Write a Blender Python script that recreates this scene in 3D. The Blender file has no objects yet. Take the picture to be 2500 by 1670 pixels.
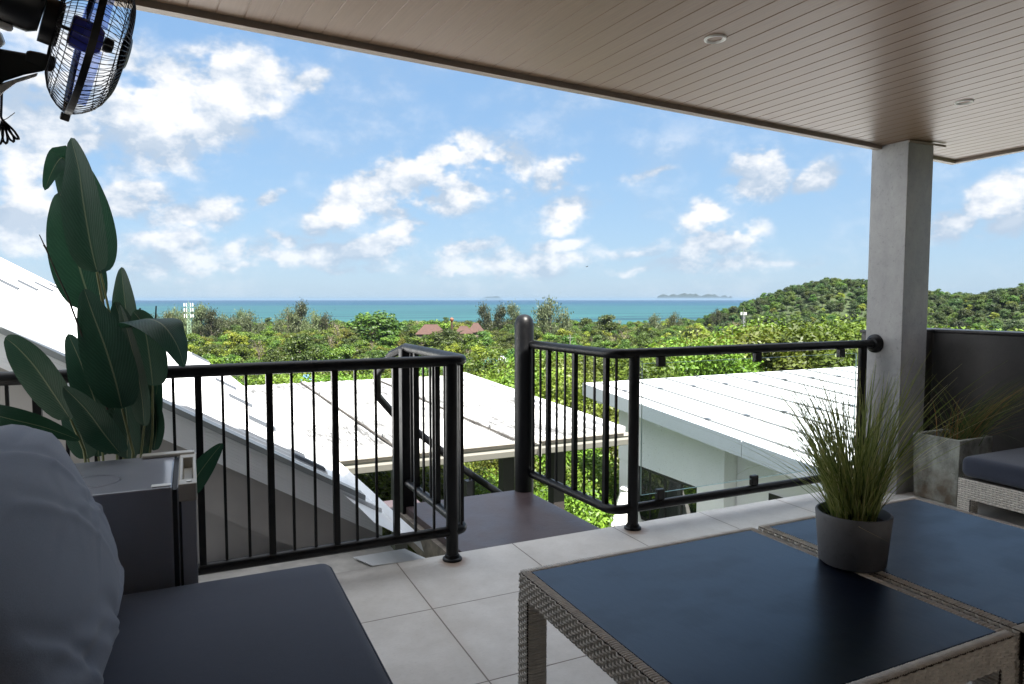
import bpy, math, random
import numpy as np
from mathutils import Vector, Matrix
sc = bpy.context.scene
C = sc.collection
R = math.radians
random.seed(7)

# ------------------------------------------------------------------ camera
EYE = Vector((0, 0, 1.4)); FPX = 1667.0
PITCH = math.atan(105 / FPX); YAW = R(25.2)
FW = Vector((math.sin(YAW) * math.cos(PITCH), math.cos(YAW) * math.cos(PITCH), -math.sin(PITCH)))
RT = Vector((math.cos(YAW), -math.sin(YAW), 0)); UP = RT.cross(FW)
cam = bpy.data.cameras.new("camera"); cam.sensor_width = 36; cam.lens = 24.0
cam.clip_start = 0.05; cam.clip_end = 250000
co = bpy.data.objects.new("camera", cam); C.objects.link(co)
co.matrix_world = Matrix(((RT.x, UP.x, -FW.x, EYE.x), (RT.y, UP.y, -FW.y, EYE.y), (RT.z, UP.z, -FW.z, EYE.z), (0, 0, 0, 1)))
sc.camera = co
def ray(x, y): return RT * ((x - 1250) / FPX) + UP * ((835 - y) / FPX) + FW
def at(x, y, d): return EYE + ray(x, y) * d          # a point seen at photo pixel x, y at depth d (metres)

# ------------------------------------------------------------------ sun, exposure
SUN = Vector((0.06, -1.0, 1.6)).normalized()
SUN_EL = math.asin(SUN.z); SUN_AZ = math.atan2(SUN.x, SUN.y)
sl = bpy.data.lights.new("sun", 'SUN'); sl.energy = 4.4; sl.angle = R(0.53); sl.color = (1, 0.955, 0.88)
so = bpy.data.objects.new("sun", sl); C.objects.link(so)
so.rotation_euler = SUN.to_track_quat('Z', 'Y').to_euler()
sc.view_settings.view_transform = 'Standard'; sc.view_settings.look = 'None'
sc.view_settings.gamma = 1; sc.view_settings.exposure = 2.2
SKY_STRENGTH = 0.05
sc.cycles.max_bounces = 8; sc.cycles.diffuse_bounces = 4; sc.cycles.glossy_bounces = 3
sc.cycles.transparent_max_bounces = 12; sc.cycles.transmission_bounces = 4
sc.cycles.sample_clamp_indirect = 6
sc.cycles.use_denoising = True

# ------------------------------------------------------------------ node helpers
def srgb(r, g, b):
    f = lambda c: (c / 255 / 12.92) if c <= 10 else ((c / 255 + .055) / 1.055) ** 2.4
    return (f(r), f(g), f(b), 1)
class NT:
    def __init__(s, tree): s.t = tree; s.n = tree.nodes; s.l = tree.links
    def new(s, typ, props=None, **ins):
        n = s.n.new(typ)
        for k, v in (props or {}).items(): setattr(n, k, v)
        for k, v in ins.items():
            k = int(k[1:]) if k[0] == 'i' and k[1:].isdigit() else k.replace('_', ' ')
            s.set(n, k, v)
        return n
    def set(s, n, k, v):
        i = n.inputs[k]
        if isinstance(v, bpy.types.NodeSocket): s.l.new(v, i)
        elif isinstance(v, bpy.types.Node): s.l.new(v.outputs[0], i)
        else: i.default_value = v
    def math(s, op, a, b=0.0, c=0.0, clamp=False):
        n = s.new('ShaderNodeMath', dict(operation=op, use_clamp=clamp), i0=a, i1=b, i2=c); return n.outputs[0]
    def vmath(s, op, a, b=(0, 0, 0)):
        n = s.new('ShaderNodeVectorMath', dict(operation=op), i0=a, i1=b)
        return n.outputs['Value'] if op in ('LENGTH', 'DOT_PRODUCT') else n.outputs[0]
    def mix(s, f, a, b, typ='MIX'):
        n = s.new('ShaderNodeMix', dict(data_type='RGBA', blend_type=typ)); s.set(n, 0, f); s.set(n, 6, a); s.set(n, 7, b); return n.outputs[2]
    def noise(s, vec, scale, detail=4, rough=.55, out=0):
        return s.new('ShaderNodeTexNoise', Vector=vec, Scale=scale, Detail=detail, Roughness=rough).outputs[out]
    def ramp(s, f, *stops):
        n = s.new('ShaderNodeValToRGB', Fac=f); e = n.color_ramp.elements
        while len(e) < len(stops): e.new(.5)
        for x, (p, c) in zip(e, stops): x.position = p; x.color = c if len(c) == 4 else (*c, 1)
        return n.outputs[0]
    def mrange(s, v, a, b, c=0.0, d=1.0, interp='LINEAR'):
        return s.new('ShaderNodeMapRange', dict(interpolation_type=interp), i0=v, i1=a, i2=b, i3=c, i4=d).outputs[0]
    def coord(s, k='Object'): return s.n.new('ShaderNodeTexCoord').outputs[k]
    def mapping(s, v, scale=(1, 1, 1), rot=(0, 0, 0), loc=(0, 0, 0)):
        return s.new('ShaderNodeMapping', Vector=v, Scale=scale, Rotation=rot, Location=loc).outputs[0]
    def bump(s, h, strength=.3, dist=.01):
        return s.new('ShaderNodeBump', Height=h, Strength=strength, Distance=dist).outputs[0]
def material(name):
    m = bpy.data.materials.new(name); m.use_nodes = True
    t = NT(m.node_tree); b = m.node_tree.nodes['Principled BSDF']
    return m, t, b
def simple(name, col, rough=.5, metal=0, var=.12, vscale=6, bump=0, bscale=60, spec=.5, rvar=0.0):
    m, t, b = material(name); v = t.coord()
    c = Vector(col[:3])
    f = t.noise(v, vscale, 5)
    t.set(b, 'Base Color', t.ramp(f, (.25, tuple(c * (1 - var))), (.75, tuple(c * (1 + var)))))
    b.inputs['Metallic'].default_value = metal; b.inputs['Specular IOR Level'].default_value = spec
    if rvar: t.set(b, 'Roughness', t.mrange(t.noise(v, vscale * 2.3, 5), .3, .7, rough - rvar, rough + rvar))
    else: b.inputs['Roughness'].default_value = rough
    if bump: t.set(b, 'Normal', t.bump(t.noise(v, bscale, 4), bump, .004))
    return m

# ------------------------------------------------------------------ world: Nishita sky + procedural cumulus placed by direction
def build_world():
    w = bpy.data.worlds.new("World"); sc.world = w; w.use_nodes = True
    t = NT(w.node_tree); bg = w.node_tree.nodes['Background']
    d = t.coord('Generated')
    sep = t.new('ShaderNodeSeparateXYZ', Vector=d)
    zc = t.math('MAXIMUM', sep.outputs[2], 0.012)
    dirn = t.new('ShaderNodeCombineXYZ', X=sep.outputs[0], Y=sep.outputs[1], Z=zc)
    sky = t.new('ShaderNodeTexSky', dict(sky_type='NISHITA', sun_disc=False, sun_elevation=SUN_EL, sun_rotation=SUN_AZ,
                                         air_density=1.0, dust_density=.6, ozone_density=2.2, altitude=50))
    t.l.new(dirn.outputs[0], sky.inputs['Vector'])
    # group: direction -> cloud density
    g = bpy.data.node_groups.new("cloud_density", 'ShaderNodeTree')
    g.interface.new_socket("Vector", in_out='INPUT', socket_type='NodeSocketVector')
    g.interface.new_socket("Density", in_out='OUTPUT', socket_type='NodeSocketFloat')
    g.interface.new_socket("Relief", in_out='OUTPUT', socket_type='NodeSocketFloat')
    q = NT(g); gi = g.nodes.new('NodeGroupInput'); go = g.nodes.new('NodeGroupOutput')
    v = gi.outputs[0]
    v3 = q.mapping(v, (1, 1, 1.5))
    warp = q.vmath('SUBTRACT', q.noise(v3, 9, 4, .6, 1), (.5, .5, .5))
    sp = q.new('ShaderNodeSeparateXYZ', Vector=v)
    az = q.math('MULTIPLY', q.math('ARCTAN2', sp.outputs[0], sp.outputs[1]), 57.2958)
    el = q.math('MULTIPLY', q.math('ARCSINE', sp.outputs[2]), 57.2958)
    P = q.new('ShaderNodeCombineXYZ', X=az, Y=el).outputs[0]
    wv = q.new('ShaderNodeVectorMath', dict(operation='SCALE'), i0=warp, Scale=4.2).outputs[0]
    P = q.vmath('ADD', P, wv)
    # clouds: photo x, y, half-width, half-height, tilt (deg), strength
    blobs = [(430, 250, 270, 120, 12, 1.05), (560, 180, 180, 75, 5, 1.0), (260, 170, 160, 160, 0, .8), (760, 195, 60, 28, 25, .75),
             (150, 330, 220, 120, 0, .75), (390, 370, 150, 60, 0, .65), (160, 60, 240, 90, 0, .7), (40, 430, 120, 90, 0, .6),
             (1010, 420, 150, 62, 14, 1.05), (1190, 405, 130, 62, 5, 1.05), (1110, 385, 100, 50, 5, .95), (840, 500, 110, 45, 25, 1.0), (1030, 490, 160, 45, 5, .85), (920, 440, 90, 40, 25, .9),
             (1365, 420, 65, 40, 20, .85), (1390, 505, 95, 45, 20, .95), 
             (760, 625, 300, 36, 0, .62), (1250, 640, 320, 30, 0, .58), (420, 645, 260, 40, 0, .62), (1750, 640, 260, 30, 0, .55),
             (1850, 425, 90, 62, 15, 1.12), (1720, 525, 70, 45, 15, 1.05), (1990, 425, 80, 34, 28, .95), (1780, 585, 120, 40, 14, .95),
             (330, 485, 100, 48, 0, .95), (545, 525, 90, 46, 10, .95), (668, 487, 32, 24, 40, .9), (80, 560, 110, 55, 10, .9), (440, 540, 90, 34, 0, .8), (420, 605, 130, 34, 0, .8), (600, 620, 110, 28, 5, .7),
             (990, 560, 90, 30, 22, 1.0), (850, 610, 150, 26, 4, .95), (930, 590, 110, 26, 10, .85), (720, 580, 70, 22, 0, .75), (1130, 610, 110, 22, 8, .75), 
             (1370, 595, 80, 20, 6, .7), (1540, 605, 120, 22, 5, .68), (860, 655, 120, 14, 0, .62), (540, 655, 140, 14, 0, .6), (1110, 665, 90, 12, 0, .55), (1560, 650, 110, 14, 0, .55), (1900, 640, 110, 14, 0, .5),
             (2440, 490, 90, 55, 25, 1.05), (2330, 550, 70, 32, 15, .9), (2470, 560, 90, 26, 5, .7), (1560, 425, 90, 12, 6, .45), (2600, 430, 120, 60, 20, .9), (-120, 300, 160, 150, 0, .8)]
    acc = None
    for (bx, by, rx, ry, tilt, s) in blobs:
        r0 = ray(bx, by).normalized(); r1 = ray(bx + rx, by).normalized(); r2 = ray(bx, by - ry).normalized()
        a0 = math.degrees(math.atan2(r0.x, r0.y)); e0 = math.degrees(math.asin(r0.z))
        ra = abs(math.degrees(math.atan2(r1.x, r1.y)) - a0); re = abs(math.degrees(math.asin(r2.z)) - e0)
        Pi = P if acc is None else q.new('ShaderNodeVectorMath', dict(operation='MULTIPLY_ADD'), i0=acc, i1=(1e-7, 1e-7, 1e-7), i2=P).outputs[0]
        m = q.new('ShaderNodeMapping', dict(vector_type='TEXTURE'), Vector=Pi, Location=(a0, e0, 0), Rotation=(0, 0, R(tilt)), Scale=(ra * 1.5, re * 1.72, 1))
        ln = q.vmath('LENGTH', m.outputs[0])
        k = q.mrange(ln, 0, 1, s, 0, 'SMOOTHSTEP')
        acc = k if acc is None else q.math('SMOOTH_MAX', acc, k, .12)
    # unseen broken cloud added behind and beside the view to brighten the terrace
    side = q.vmath('DOT_PRODUCT', v, tuple(FW))
    k = q.mrange(side, .62, .30, 0, .55)
    acc = q.math('MAXIMUM', acc, k)
    acc = q.math('MAXIMUM', acc, q.mrange(sp.outputs[2], .44, .62, 0, .8))  # unseen overhead cloud, added as extra light for the terrace
    n1 = q.noise(v3, 8, 8, .62)
    off = RT * .012 + UP * .030
    n3 = q.noise(q.vmath('ADD', v3, tuple(off)), 8, 5, .60)
    f = q.math('MULTIPLY', q.math('MULTIPLY', q.math('SUBTRACT', n1, .5), 1.75), q.mrange(acc, .0, .55, .25, 1))
    g.links.new(q.math('ADD', q.math('SUBTRACT', acc, .19), f), go.inputs[0]); g.links.new(q.math('SUBTRACT', n1, n3), go.inputs[1])
    n = t.n.new('ShaderNodeGroup'); n.node_tree = g; t.set(n, 0, dirn.outputs[0]); d0, d1 = n.outputs
    alpha = t.mrange(d0, -.19, .34, 0, 1, 'SMOOTHSTEP')
    lit = t.math('ADD', t.mrange(d1, -.09, .10, -.45, .60), t.mrange(d0, .0, .55, .22, .62), clamp=True)
    shade = t.mix(lit, (2.35, 2.85, 3.5, 1), (4.6, 4.65, 4.75, 1))
    shade = t.mix(1, shade, t.mrange(zc, .46, .72, 1.0, 2.2), 'MULTIPLY')  # overhead cloud, out of view, boosted to light the interior
    low = t.mrange(zc, .0, .12, .66, 1, 'SMOOTHSTEP')
    alpha = t.math('MULTIPLY', alpha, t.math('MULTIPLY', low, .96))
    skyc = t.mix(1, sky.outputs[0], (.9, .95, .95, 1), 'MULTIPLY')
    air = t.ramp(t.mrange(zc, .012, .42), (0, (.19, .268, .362)), (.35, (.155, .250, .372)), (1, (.115, .215, .37)))
    air = t.mix(1, air, (10, 10, 10, 1), 'MULTIPLY')
    skyc = t.mix(.82, skyc, air)
    t.set(bg, 'Color', t.mix(alpha, skyc, shade)); bg.inputs['Strength'].default_value = SKY_STRENGTH
build_world()

# ------------------------------------------------------------------ mesh helpers
class MB:
    """collects geometry for ONE mesh object"""
    def __init__(s): s.v = []; s.f = []; s.uv = None
    def add(s, vs, fs):
        o = len(s.v); s.v += [tuple(x) for x in vs]; s.f += [tuple(i + o for i in f) for f in fs]; return s
    def box(s, a, b, M=None):
        x0, y0, z0 = a; x1, y1, z1 = b
        vs = [Vector(p) for p in ((x0, y0, z0), (x1, y0, z0), (x1, y1, z0), (x0, y1, z0), (x0, y0, z1), (x1, y0, z1), (x1, y1, z1), (x0, y1, z1))]
        if M: vs = [M @ p for p in vs]
        return s.add(vs, [(3, 2, 1, 0), (4, 5, 6, 7), (0, 1, 5, 4), (1, 2, 6, 5), (2, 3, 7, 6), (3, 0, 4, 7)])
    def hexa(s, bot, top):                      # prism between two polygons of equal length
        n = len(bot); vs = list(bot) + list(top)
        return s.add(vs, [tuple(range(n - 1, -1, -1)), tuple(range(n, 2 * n))] + [(i, (i + 1) % n, n + (i + 1) % n, n + i) for i in range(n)])
    def tube(s, pts, r, n=10, cap=True):
        pts = [Vector(p) for p in pts]; m = len(pts); rr = r if isinstance(r, (list, tuple)) else [r] * m
        t0 = (pts[1] - pts[0]).normalized(); a = t0.orthogonal().normalized(); vs = []; 
        for i, p in enumerate(pts):
            t = (pts[min(i + 1, m - 1)] - pts[max(i - 1, 0)]).normalized()
            a = (a - t * a.dot(t)).normalized(); b = t.cross(a)
            vs += [p + (a * math.cos(k * 2 * math.pi / n) + b * math.sin(k * 2 * math.pi / n)) * rr[i] for k in range(n)]
        fs = [(i * n + k, i * n + (k + 1) % n, (i + 1) * n + (k + 1) % n, (i + 1) * n + k) for i in range(m - 1) for k in range(n)]
        if cap: fs += [tuple(range(n - 1, -1, -1)), tuple((m - 1) * n + k for k in range(n))]
        return s.add(vs, fs)
    def lathe(s, prof, c=(0, 0, 0), n=28, M=None):     # prof: (radius, z)
        vs = []
        for (r, z) in prof:
            for k in range(n):
                p = Vector((r * math.cos(k * 2 * math.pi / n), r * math.sin(k * 2 * math.pi / n), z))
                vs.append((M @ p) if M else p + Vector(c))
        fs = [(i * n + k, i * n + (k + 1) % n, (i + 1) * n + (k + 1) % n, (i + 1) * n + k) for i in range(len(prof) - 1) for k in range(n)]
        return s.add(vs, fs)
    def build(s, name, mat, parent=None, smooth=False, bevel=0, seg=2, loc=None, sharp=35):
        me = bpy.data.meshes.new(name); me.from_pydata([tuple(v) for v in s.v], [], s.f)
        for m in (mat if isinstance(mat, (list, tuple)) else [mat]): me.materials.append(m)
        if smooth:
            me.polygons.foreach_set('use_smooth', [True] * len(me.polygons))
            me.set_sharp_from_angle(angle=R(sharp))
        me.update()
        o = bpy.data.objects.new(name, me); C.objects.link(o)
        if bevel:
            md = o.modifiers.new('bevel', 'BEVEL'); md.width = bevel; md.segments = seg; md.limit_method = 'ANGLE'; md.harden_normals = False
        if parent:
            o.parent = parent; o.matrix_parent_inverse = Matrix.Translation(parent.location).inverted() if parent.type == 'EMPTY' else Matrix()
        if loc: o.location = loc
        return o
def tag(o, label, cat, group=None):
    o['label'] = label; o['category'] = cat
    if group: o['group'] = group
    return o
def thing(name, label, cat, loc=(0, 0, 0), group=None):
    o = bpy.data.objects.new(name, None); C.objects.link(o); o.location = loc; o.empty_display_size = .2
    return tag(o, label, cat, group)
def struct(o): o['kind'] = 'structure'; return o
def rounded_box(size, r, n=10, bulge=(0, 0, 0)):
    """box grid with rounded edges; bulge swells each pair of faces"""
    hx, hy, hz = (x / 2 for x in size); mb = MB(); idx = {}
    def P(u, v, w):
        p = Vector((u * hx, v * hy, w * hz)); q = Vector((max(-hx + r, min(hx - r, p.x)), max(-hy + r, min(hy - r, p.y)), max(-hz + r, min(hz - r, p.z))))
        d = p - q
        if d.length > 1e-9: p = q + d.normalized() * r
        p.x += bulge[0] * u * (1 - v * v) * (1 - w * w); p.y += bulge[1] * v * (1 - u * u) * (1 - w * w); p.z += bulge[2] * w * (1 - u * u) * (1 - v * v)
        return p
    def ts(h):
        e = r / h; return [-1, -1 + e * .15, -1 + e * .35, -1 + e * .65, -1 + e] + [(-1 + e) + (2 - 2 * e) * k / n for k in range(1, n)] + [1 - e, 1 - e * .65, 1 - e * .35, 1 - e * .15, 1]
    T = [ts(hx), ts(hy), ts(hz)]
    for ax in range(3):
        a, b = (ax + 1) % 3, (ax + 2) % 3
        for sgn in (-1, 1):
            g = []
            for u in T[a]:
                row = []
                for v in T[b]:
                    c = [0, 0, 0]; c[ax] = sgn; c[a] = u; c[b] = v; key = tuple(round(x, 5) for x in c)
                    if key not in idx: idx[key] = len(mb.v); mb.v.append(tuple(P(*c)))
                    row.append(idx[key])
                g.append(row)
            for i in range(len(g) - 1):
                for j in range(len(g[0]) - 1):
                    q = (g[i][j], g[i + 1][j], g[i + 1][j + 1], g[i][j + 1])
                    mb.f.append(q if sgn > 0 else q[::-1])
    return mb

# ------------------------------------------------------------------ materials
M = {}
def floor_mat():
    m, t, b = material("floor_tile"); v = t.coord()
    s = t.new('ShaderNodeSeparateXYZ', Vector=v)
    gx = t.math('PINGPONG', t.math('SUBTRACT', s.outputs[0], .955), .34); gy = t.math('PINGPONG', t.math('SUBTRACT', s.outputs[1], 2.875), .3225)
    line = t.math('MINIMUM', gx, gy)
    # per-tile tint
    cell = t.new('ShaderNodeCombineXYZ', X=t.math('FLOOR', t.math('DIVIDE', t.math('SUBTRACT', s.outputs[0], .955), .68)), Y=t.math('FLOOR', t.math('DIVIDE', t.math('SUBTRACT', s.outputs[1], 2.875), .645)))
    wn = t.new('ShaderNodeTexWhiteNoise', Vector=cell).outputs[0]
    n1 = t.noise(v, 5, 6, .65); n2 = t.noise(t.mapping(v, (22, 50, 20)), 2.2, 6, .7)
    c = t.ramp(n1, (.25, (.55, .515, .47)), (.7, (.70, .67, .63)))
    c = t.mix(t.math('MULTIPLY', wn, .12), c, (.45, .42, .39, 1))
    c = t.mix(t.mrange(n2, .52, .75, 0, .28), c, (.36, .33, .30, 1))
    stain = t.math('MULTIPLY', t.mrange(gx, .0, .05, .35, 0), t.mrange(t.noise(v, 2.5, 4), .4, .7))
    c = t.mix(stain, c, (.36, .27, .19, 1))
    rust = None
    for (x, y) in ((2.406, 3.36), (1.24, 3.36)):
        dd = t.vmath('LENGTH', t.vmath('SUBTRACT', v, (x, y, 0)))
        k = t.mrange(t.math('ADD', dd, t.math('MULTIPLY', t.noise(v, 18, 4), .06)), .075, .13, .6, 0, 'SMOOTHSTEP')
        rust = k if rust is None else t.math('MAXIMUM', rust, k)
    c = t.mix(rust, c, (.30, .16, .08, 1))
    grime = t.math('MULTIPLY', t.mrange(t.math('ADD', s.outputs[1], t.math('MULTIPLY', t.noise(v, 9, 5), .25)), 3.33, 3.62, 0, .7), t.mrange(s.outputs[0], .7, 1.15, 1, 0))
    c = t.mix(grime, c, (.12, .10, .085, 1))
    c = t.mix(t.mrange(line, .0022, .0038, 1, 0), c, (.19, .155, .125, 1))
    t.set(b, 'Base Color', c); t.set(b, 'Roughness', t.mrange(n2, .3, .7, .42, .62))
    h = t.math('ADD', t.math('MULTIPLY', n2, .6), t.mrange(line, .002, .005, 0, 1))
    t.set(b, 'Normal', t.bump(h, .35, .004)); return m
M['floor'] = floor_mat()
def ceil_mat():
    m, t, b = material("ceiling_board"); v = t.coord('Object')
    s = t.new('ShaderNodeSeparateXYZ', Vector=v)
    bw = .1015
    k = t.math('FLOOR', t.math('DIVIDE', t.math('SUBTRACT', s.outputs[0], -.017), bw))
    wn = t.new('ShaderNodeTexWhiteNoise', dict(noise_dimensions='1D'), W=k).outputs[0]
    gr = t.noise(t.mapping(v, (60, 2.2, 1)), 2, 5, .6)
    big = t.noise(t.mapping(v, (3, 1.2, 1)), 1.5, 5, .6)
    c = t.ramp(gr, (.2, (.180, .112, .075)), (.8, (.275, .185, .128)))
    c = t.mix(t.math('MULTIPLY', wn, .22), c, (.22, .15, .105, 1))
    c = t.mix(t.mrange(big, .5, .8, 0, .2), c, (.34, .25, .185, 1))
    t.set(b, 'Base Color', c)
    t.set(b, 'Roughness', t.mrange(gr, .2, .8, .33, .43)); b.inputs['Specular IOR Level'].default_value = .24
    t.set(b, 'Normal', t.bump(gr, .08, .003)); return m
M['ceil'] = ceil_mat()
M['trim'] = simple("eave_trim", (.28, .225, .185), .5, var=.12, vscale=4)
M['gap'] = simple("shadow_gap", (.03, .025, .02), .9)
M['rail'] = simple("black_paint", (.0035, .0038, .0048), .38, var=.35, vscale=14, bump=.12, bscale=120, spec=.28, rvar=.07)
def concrete(name, a, b_, rough=.55, stain=None, scale=3.0, bump=.35):
    m, t, b = material(name); v = t.coord()
    n = t.noise(t.mapping(v, (1, 1, .6)), scale, 9, .68); n2 = t.noise(v, 38, 5, .7)
    c = t.ramp(n, (.28, a), (.72, b_))
    c = t.mix(t.mrange(n2, .56, .72, 0, .5), c, tuple(x * .55 for x in a) + (1,))
    if stain:
        s = t.new('ShaderNodeSeparateXYZ', Vector=v)
        k = t.math('MULTIPLY', t.mrange(t.noise(v, 7, 6), .42, .62), t.mrange(s.outputs[2], .3, .08))
        c = t.mix(t.math('MULTIPLY', k, .75), c, stain)
    t.set(b, 'Base Color', c); t.set(b, 'Roughness', t.mrange(n, .3, .7, rough - .1, rough + .12))
    t.set(b, 'Normal', t.bump(t.math('ADD', n, t.math('MULTIPLY', n2, .35)), bump, .012)); return m
M['pillar'] = concrete("polished_cement", (.21, .21, .215), (.41, .405, .40), .45, scale=3.4, bump=.4)
M['parapet'] = concrete("dark_cement", (.030, .029, .029), (.072, .068, .066), .38, scale=2.2, bump=.2)
M['planter'] = concrete("weathered_concrete", (.10, .105, .09), (.46, .47, .42), .8, stain=(.11, .06, .026, 1), scale=11, bump=.7)
M['cap'] = simple("dark_cap", (.02, .018, .02), .4)
def fabric(name, col):
    m, t, b = material(name); v = t.coord(); c = Vector(col)
    w = t.noise(t.mapping(v, (1, 1, 1)), 420, 2, .5)
    n = t.noise(v, 3.5, 5)
    cc = t.ramp(n, (.3, tuple(c * .88)), (.7, tuple(c * 1.1)))
    cc = t.mix(t.mrange(w, .3, .7, 0, .3), cc, tuple(c * 1.7) + (1,))
    t.set(b, 'Base Color', cc); b.inputs['Roughness'].default_value = .85
    b.inputs['Sheen Weight'].default_value = .25; b.inputs['Sheen Roughness'].default_value = .5; b.inputs['Specular IOR Level'].default_value = .2
    t.set(b, 'Normal', t.bump(t.math('ADD', w, t.math('MULTIPLY', t.noise(v, 26, 4), .8)), .25, .002)); return m
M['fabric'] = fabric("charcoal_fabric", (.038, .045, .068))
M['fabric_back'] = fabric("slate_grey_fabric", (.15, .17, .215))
M['wicker'] = simple("cream_wicker", (.68, .64, .58), .5, var=.16, vscale=30, spec=.35)
M['wicker_dark'] = simple("wicker_core", (.13, .115, .10), .8)
def slate_mat():
    m, t, b = material("slate_top"); v = t.coord()
    n = t.noise(v, 3.2, 7, .65); st = t.noise(t.mapping(v, (14, 5, 1), (0, 0, .5)), 3, 7, .75)
    sm = t.mrange(t.noise(t.mapping(v, (5, 9, 1), (0, 0, -.2)), 1.1, 3, .45), .46, .66, 0, 1, 'SMOOTHSTEP')
    t.set(b, 'Base Color', t.ramp(st, (.3, (.0025, .005, .015)), (.75, (.007, .012, .028))))
    r = t.mrange(n, .3, .7, .285, .32); r = t.math('ADD', r, t.math('MULTIPLY', sm, .03))
    t.set(b, 'Roughness', r); t.set(b, 'Specular IOR Level', t.math('ADD', .60, t.math('MULTIPLY', sm, -.07)))
    t.set(b, 'Normal', t.bump(st, .10, .004)); return m
M['slate'] = slate_mat(); M['slate'].node_tree.nodes['Principled BSDF'].inputs['Specular Tint'].default_value = (.62, .80, 1.0, 1)
M['pot'] = concrete("grey_pot", (.115, .12, .135), (.185, .19, .205), .6, scale=6, bump=.12)
M['soil'] = simple("dark_soil", (.02, .016, .012), .95, bump=.6, bscale=90)
def metal_sheet(name, col, rough=.45, streak=0.0, dirt=(.12, .115, .11), rot=0):
    m, t, b = material(name); v = t.coord(); c = Vector(col)
    n = t.noise(v, 1.3, 6, .6); cc = t.ramp(n, (.3, tuple(c * .93)), (.7, tuple(c)))
    if streak:
        a = t.noise(t.mapping(v, (13, 1.3, 1), (0, 0, rot)), 1.0, 8, .75); p = t.noise(v, .55, 4, .6)
        k = t.math('MULTIPLY', t.mrange(a, .41, .545), t.mrange(p, .41, .545)); cc = t.mix(t.math('MULTIPLY', k, streak), cc, dirt + (1,))
    t.set(b, 'Base Color', cc); b.inputs['Roughness'].default_value = rough; return m
M['roof'] = metal_sheet("white_metal_roof", (.66, .67, .68), .4)
M['roof_old'] = metal_sheet("streaked_white_roof", (.60, .595, .58), .55, .9, (.035, .034, .033))
M['fascia'] = metal_sheet("white_fascia", (.74, .76, .79), .42)
M['gutter'] = metal_sheet("cream_gutter", (.36, .345, .31), .45)
M['flash'] = metal_sheet("white_flashing", (.72, .74, .76), .42, .25, (.30, .26, .2))
M['clip'] = simple("grey_clip", (.075, .085, .10), .5)
M['cap_grey'] = simple('grey_cap', (.26, .28, .29), .5)
M['wing_wall'] = simple('wing_wall', (.34, .325, .315), .85, var=.14, vscale=3)
M['render_grey'] = simple("grey_render", (.20, .19, .185), .85, var=.12, vscale=3)
M['render_white'] = simple("white_render", (.88, .86, .88), .85, var=.03, vscale=2)
M['seam'] = simple("seam_grey", (.185, .19, .19), .5)
M['post'] = simple("dark_brown_post", (.030, .025, .024), .55)
M['deck'] = concrete("brown_deck", (.058, .040, .042), (.092, .066, .066), .40, scale=4, bump=.25)
M['deck_edge'] = simple("stained_deck_edge", (.20, .17, .14), .8, var=.5, vscale=14)
M['stain_white'] = simple("grimy_white", (.45, .43, .40), .8, var=.35, vscale=8)
M['fridge'] = simple("grey_enamel", (.25, .26, .295), .2, var=.04, spec=1.0)
M['fridge_door'] = simple('grey_door_enamel', (.34, .355, .39), .3, var=.03)
M['fridge_trim'] = simple("beige_plastic", (.44, .415, .36), .4, var=.05)
M['ring'] = simple('water_ring', (.17, .18, .21), .4)
M['gasket'] = simple("black_gasket", (.02, .02, .022), .6)
M['black'] = simple("black_plastic", (.006, .006, .007), .4)
M['white_pl'] = simple("white_plastic", (.7, .7, .68), .4)
M['steel'] = simple("galvanised_steel", (.26, .27, .28), .5, var=.05)
M['weathered'] = simple('weathered_pole', (.16, .155, .15), .8)
M['terracotta'] = simple("brown_tiles", (.050, .022, .016), .8, var=.3, vscale=1.2)
M['teal_roof'] = simple("teal_roof", (.05, .20, .18), .5)
M['blue_roof'] = simple("blue_sheet", (.16, .33, .62), .5)
M['cream'] = simple("cream_wall", (.16, .14, .11), .8)
def glass_mat():
    m, t, b = material("rail_glass"); n = m.node_tree; n.nodes.remove(b)
    v = t.coord(); out = n.nodes['Material Output']
    tr = t.new('ShaderNodeBsdfTransparent', Color=(.915, .945, .955, 1)); gl = t.new('ShaderNodeBsdfGlossy', Roughness=.02)
    lw = t.new('ShaderNodeLayerWeight', Blend=.5); fr = t.math('ADD', .025, t.math('MULTIPLY', t.math('POWER', lw.outputs['Facing'], 5), .8))
    mx = t.new('ShaderNodeMixShader', Fac=fr); n.links.new(tr.outputs[0], mx.inputs[1]); n.links.new(gl.outputs[0], mx.inputs[2])
    df = t.new('ShaderNodeBsdfDiffuse', Color=(.75, .78, .78, 1))
    dust = t.math('ADD', .012, t.math('MULTIPLY', t.mrange(t.noise(v, 130, 2, .6), .66, .74), .30))
    m2 = t.new('ShaderNodeMixShader', Fac=dust); n.links.new(mx.outputs[0], m2.inputs[1]); n.links.new(df.outputs[0], m2.inputs[2])
    n.links.new(m2.outputs[0], out.inputs['Surface']); return m
M['glass'] = glass_mat()
M['glass_edge'] = simple("glass_edge", (.42, .62, .58), .15, var=.05)
M['window'] = simple("dark_window_glass", (.012, .016, .015), .04, var=.05, spec=.9)
M['frame'] = simple("black_window_frame", (.015, .014, .014), .5)
def blade_mat():
    m, t, b = material("blue_clear_plastic"); n = m.node_tree; out = n.nodes['Material Output']
    b.inputs['Base Color'].default_value = (.10, .17, .62, 1); b.inputs['Roughness'].default_value = .12
    tr = t.new('ShaderNodeBsdfTransparent', Color=(.74, .80, 1, 1)); v = t.coord()
    mx = t.new('ShaderNodeMixShader', Fac=t.mrange(t.noise(v, 30, 4), .3, .7, .10, .34)); n.links.new(tr.outputs[0], mx.inputs[1]); n.links.new(b.outputs[0], mx.inputs[2])
    n.links.new(mx.outputs[0], out.inputs['Surface']); return m
M['blade'] = blade_mat()
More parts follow.
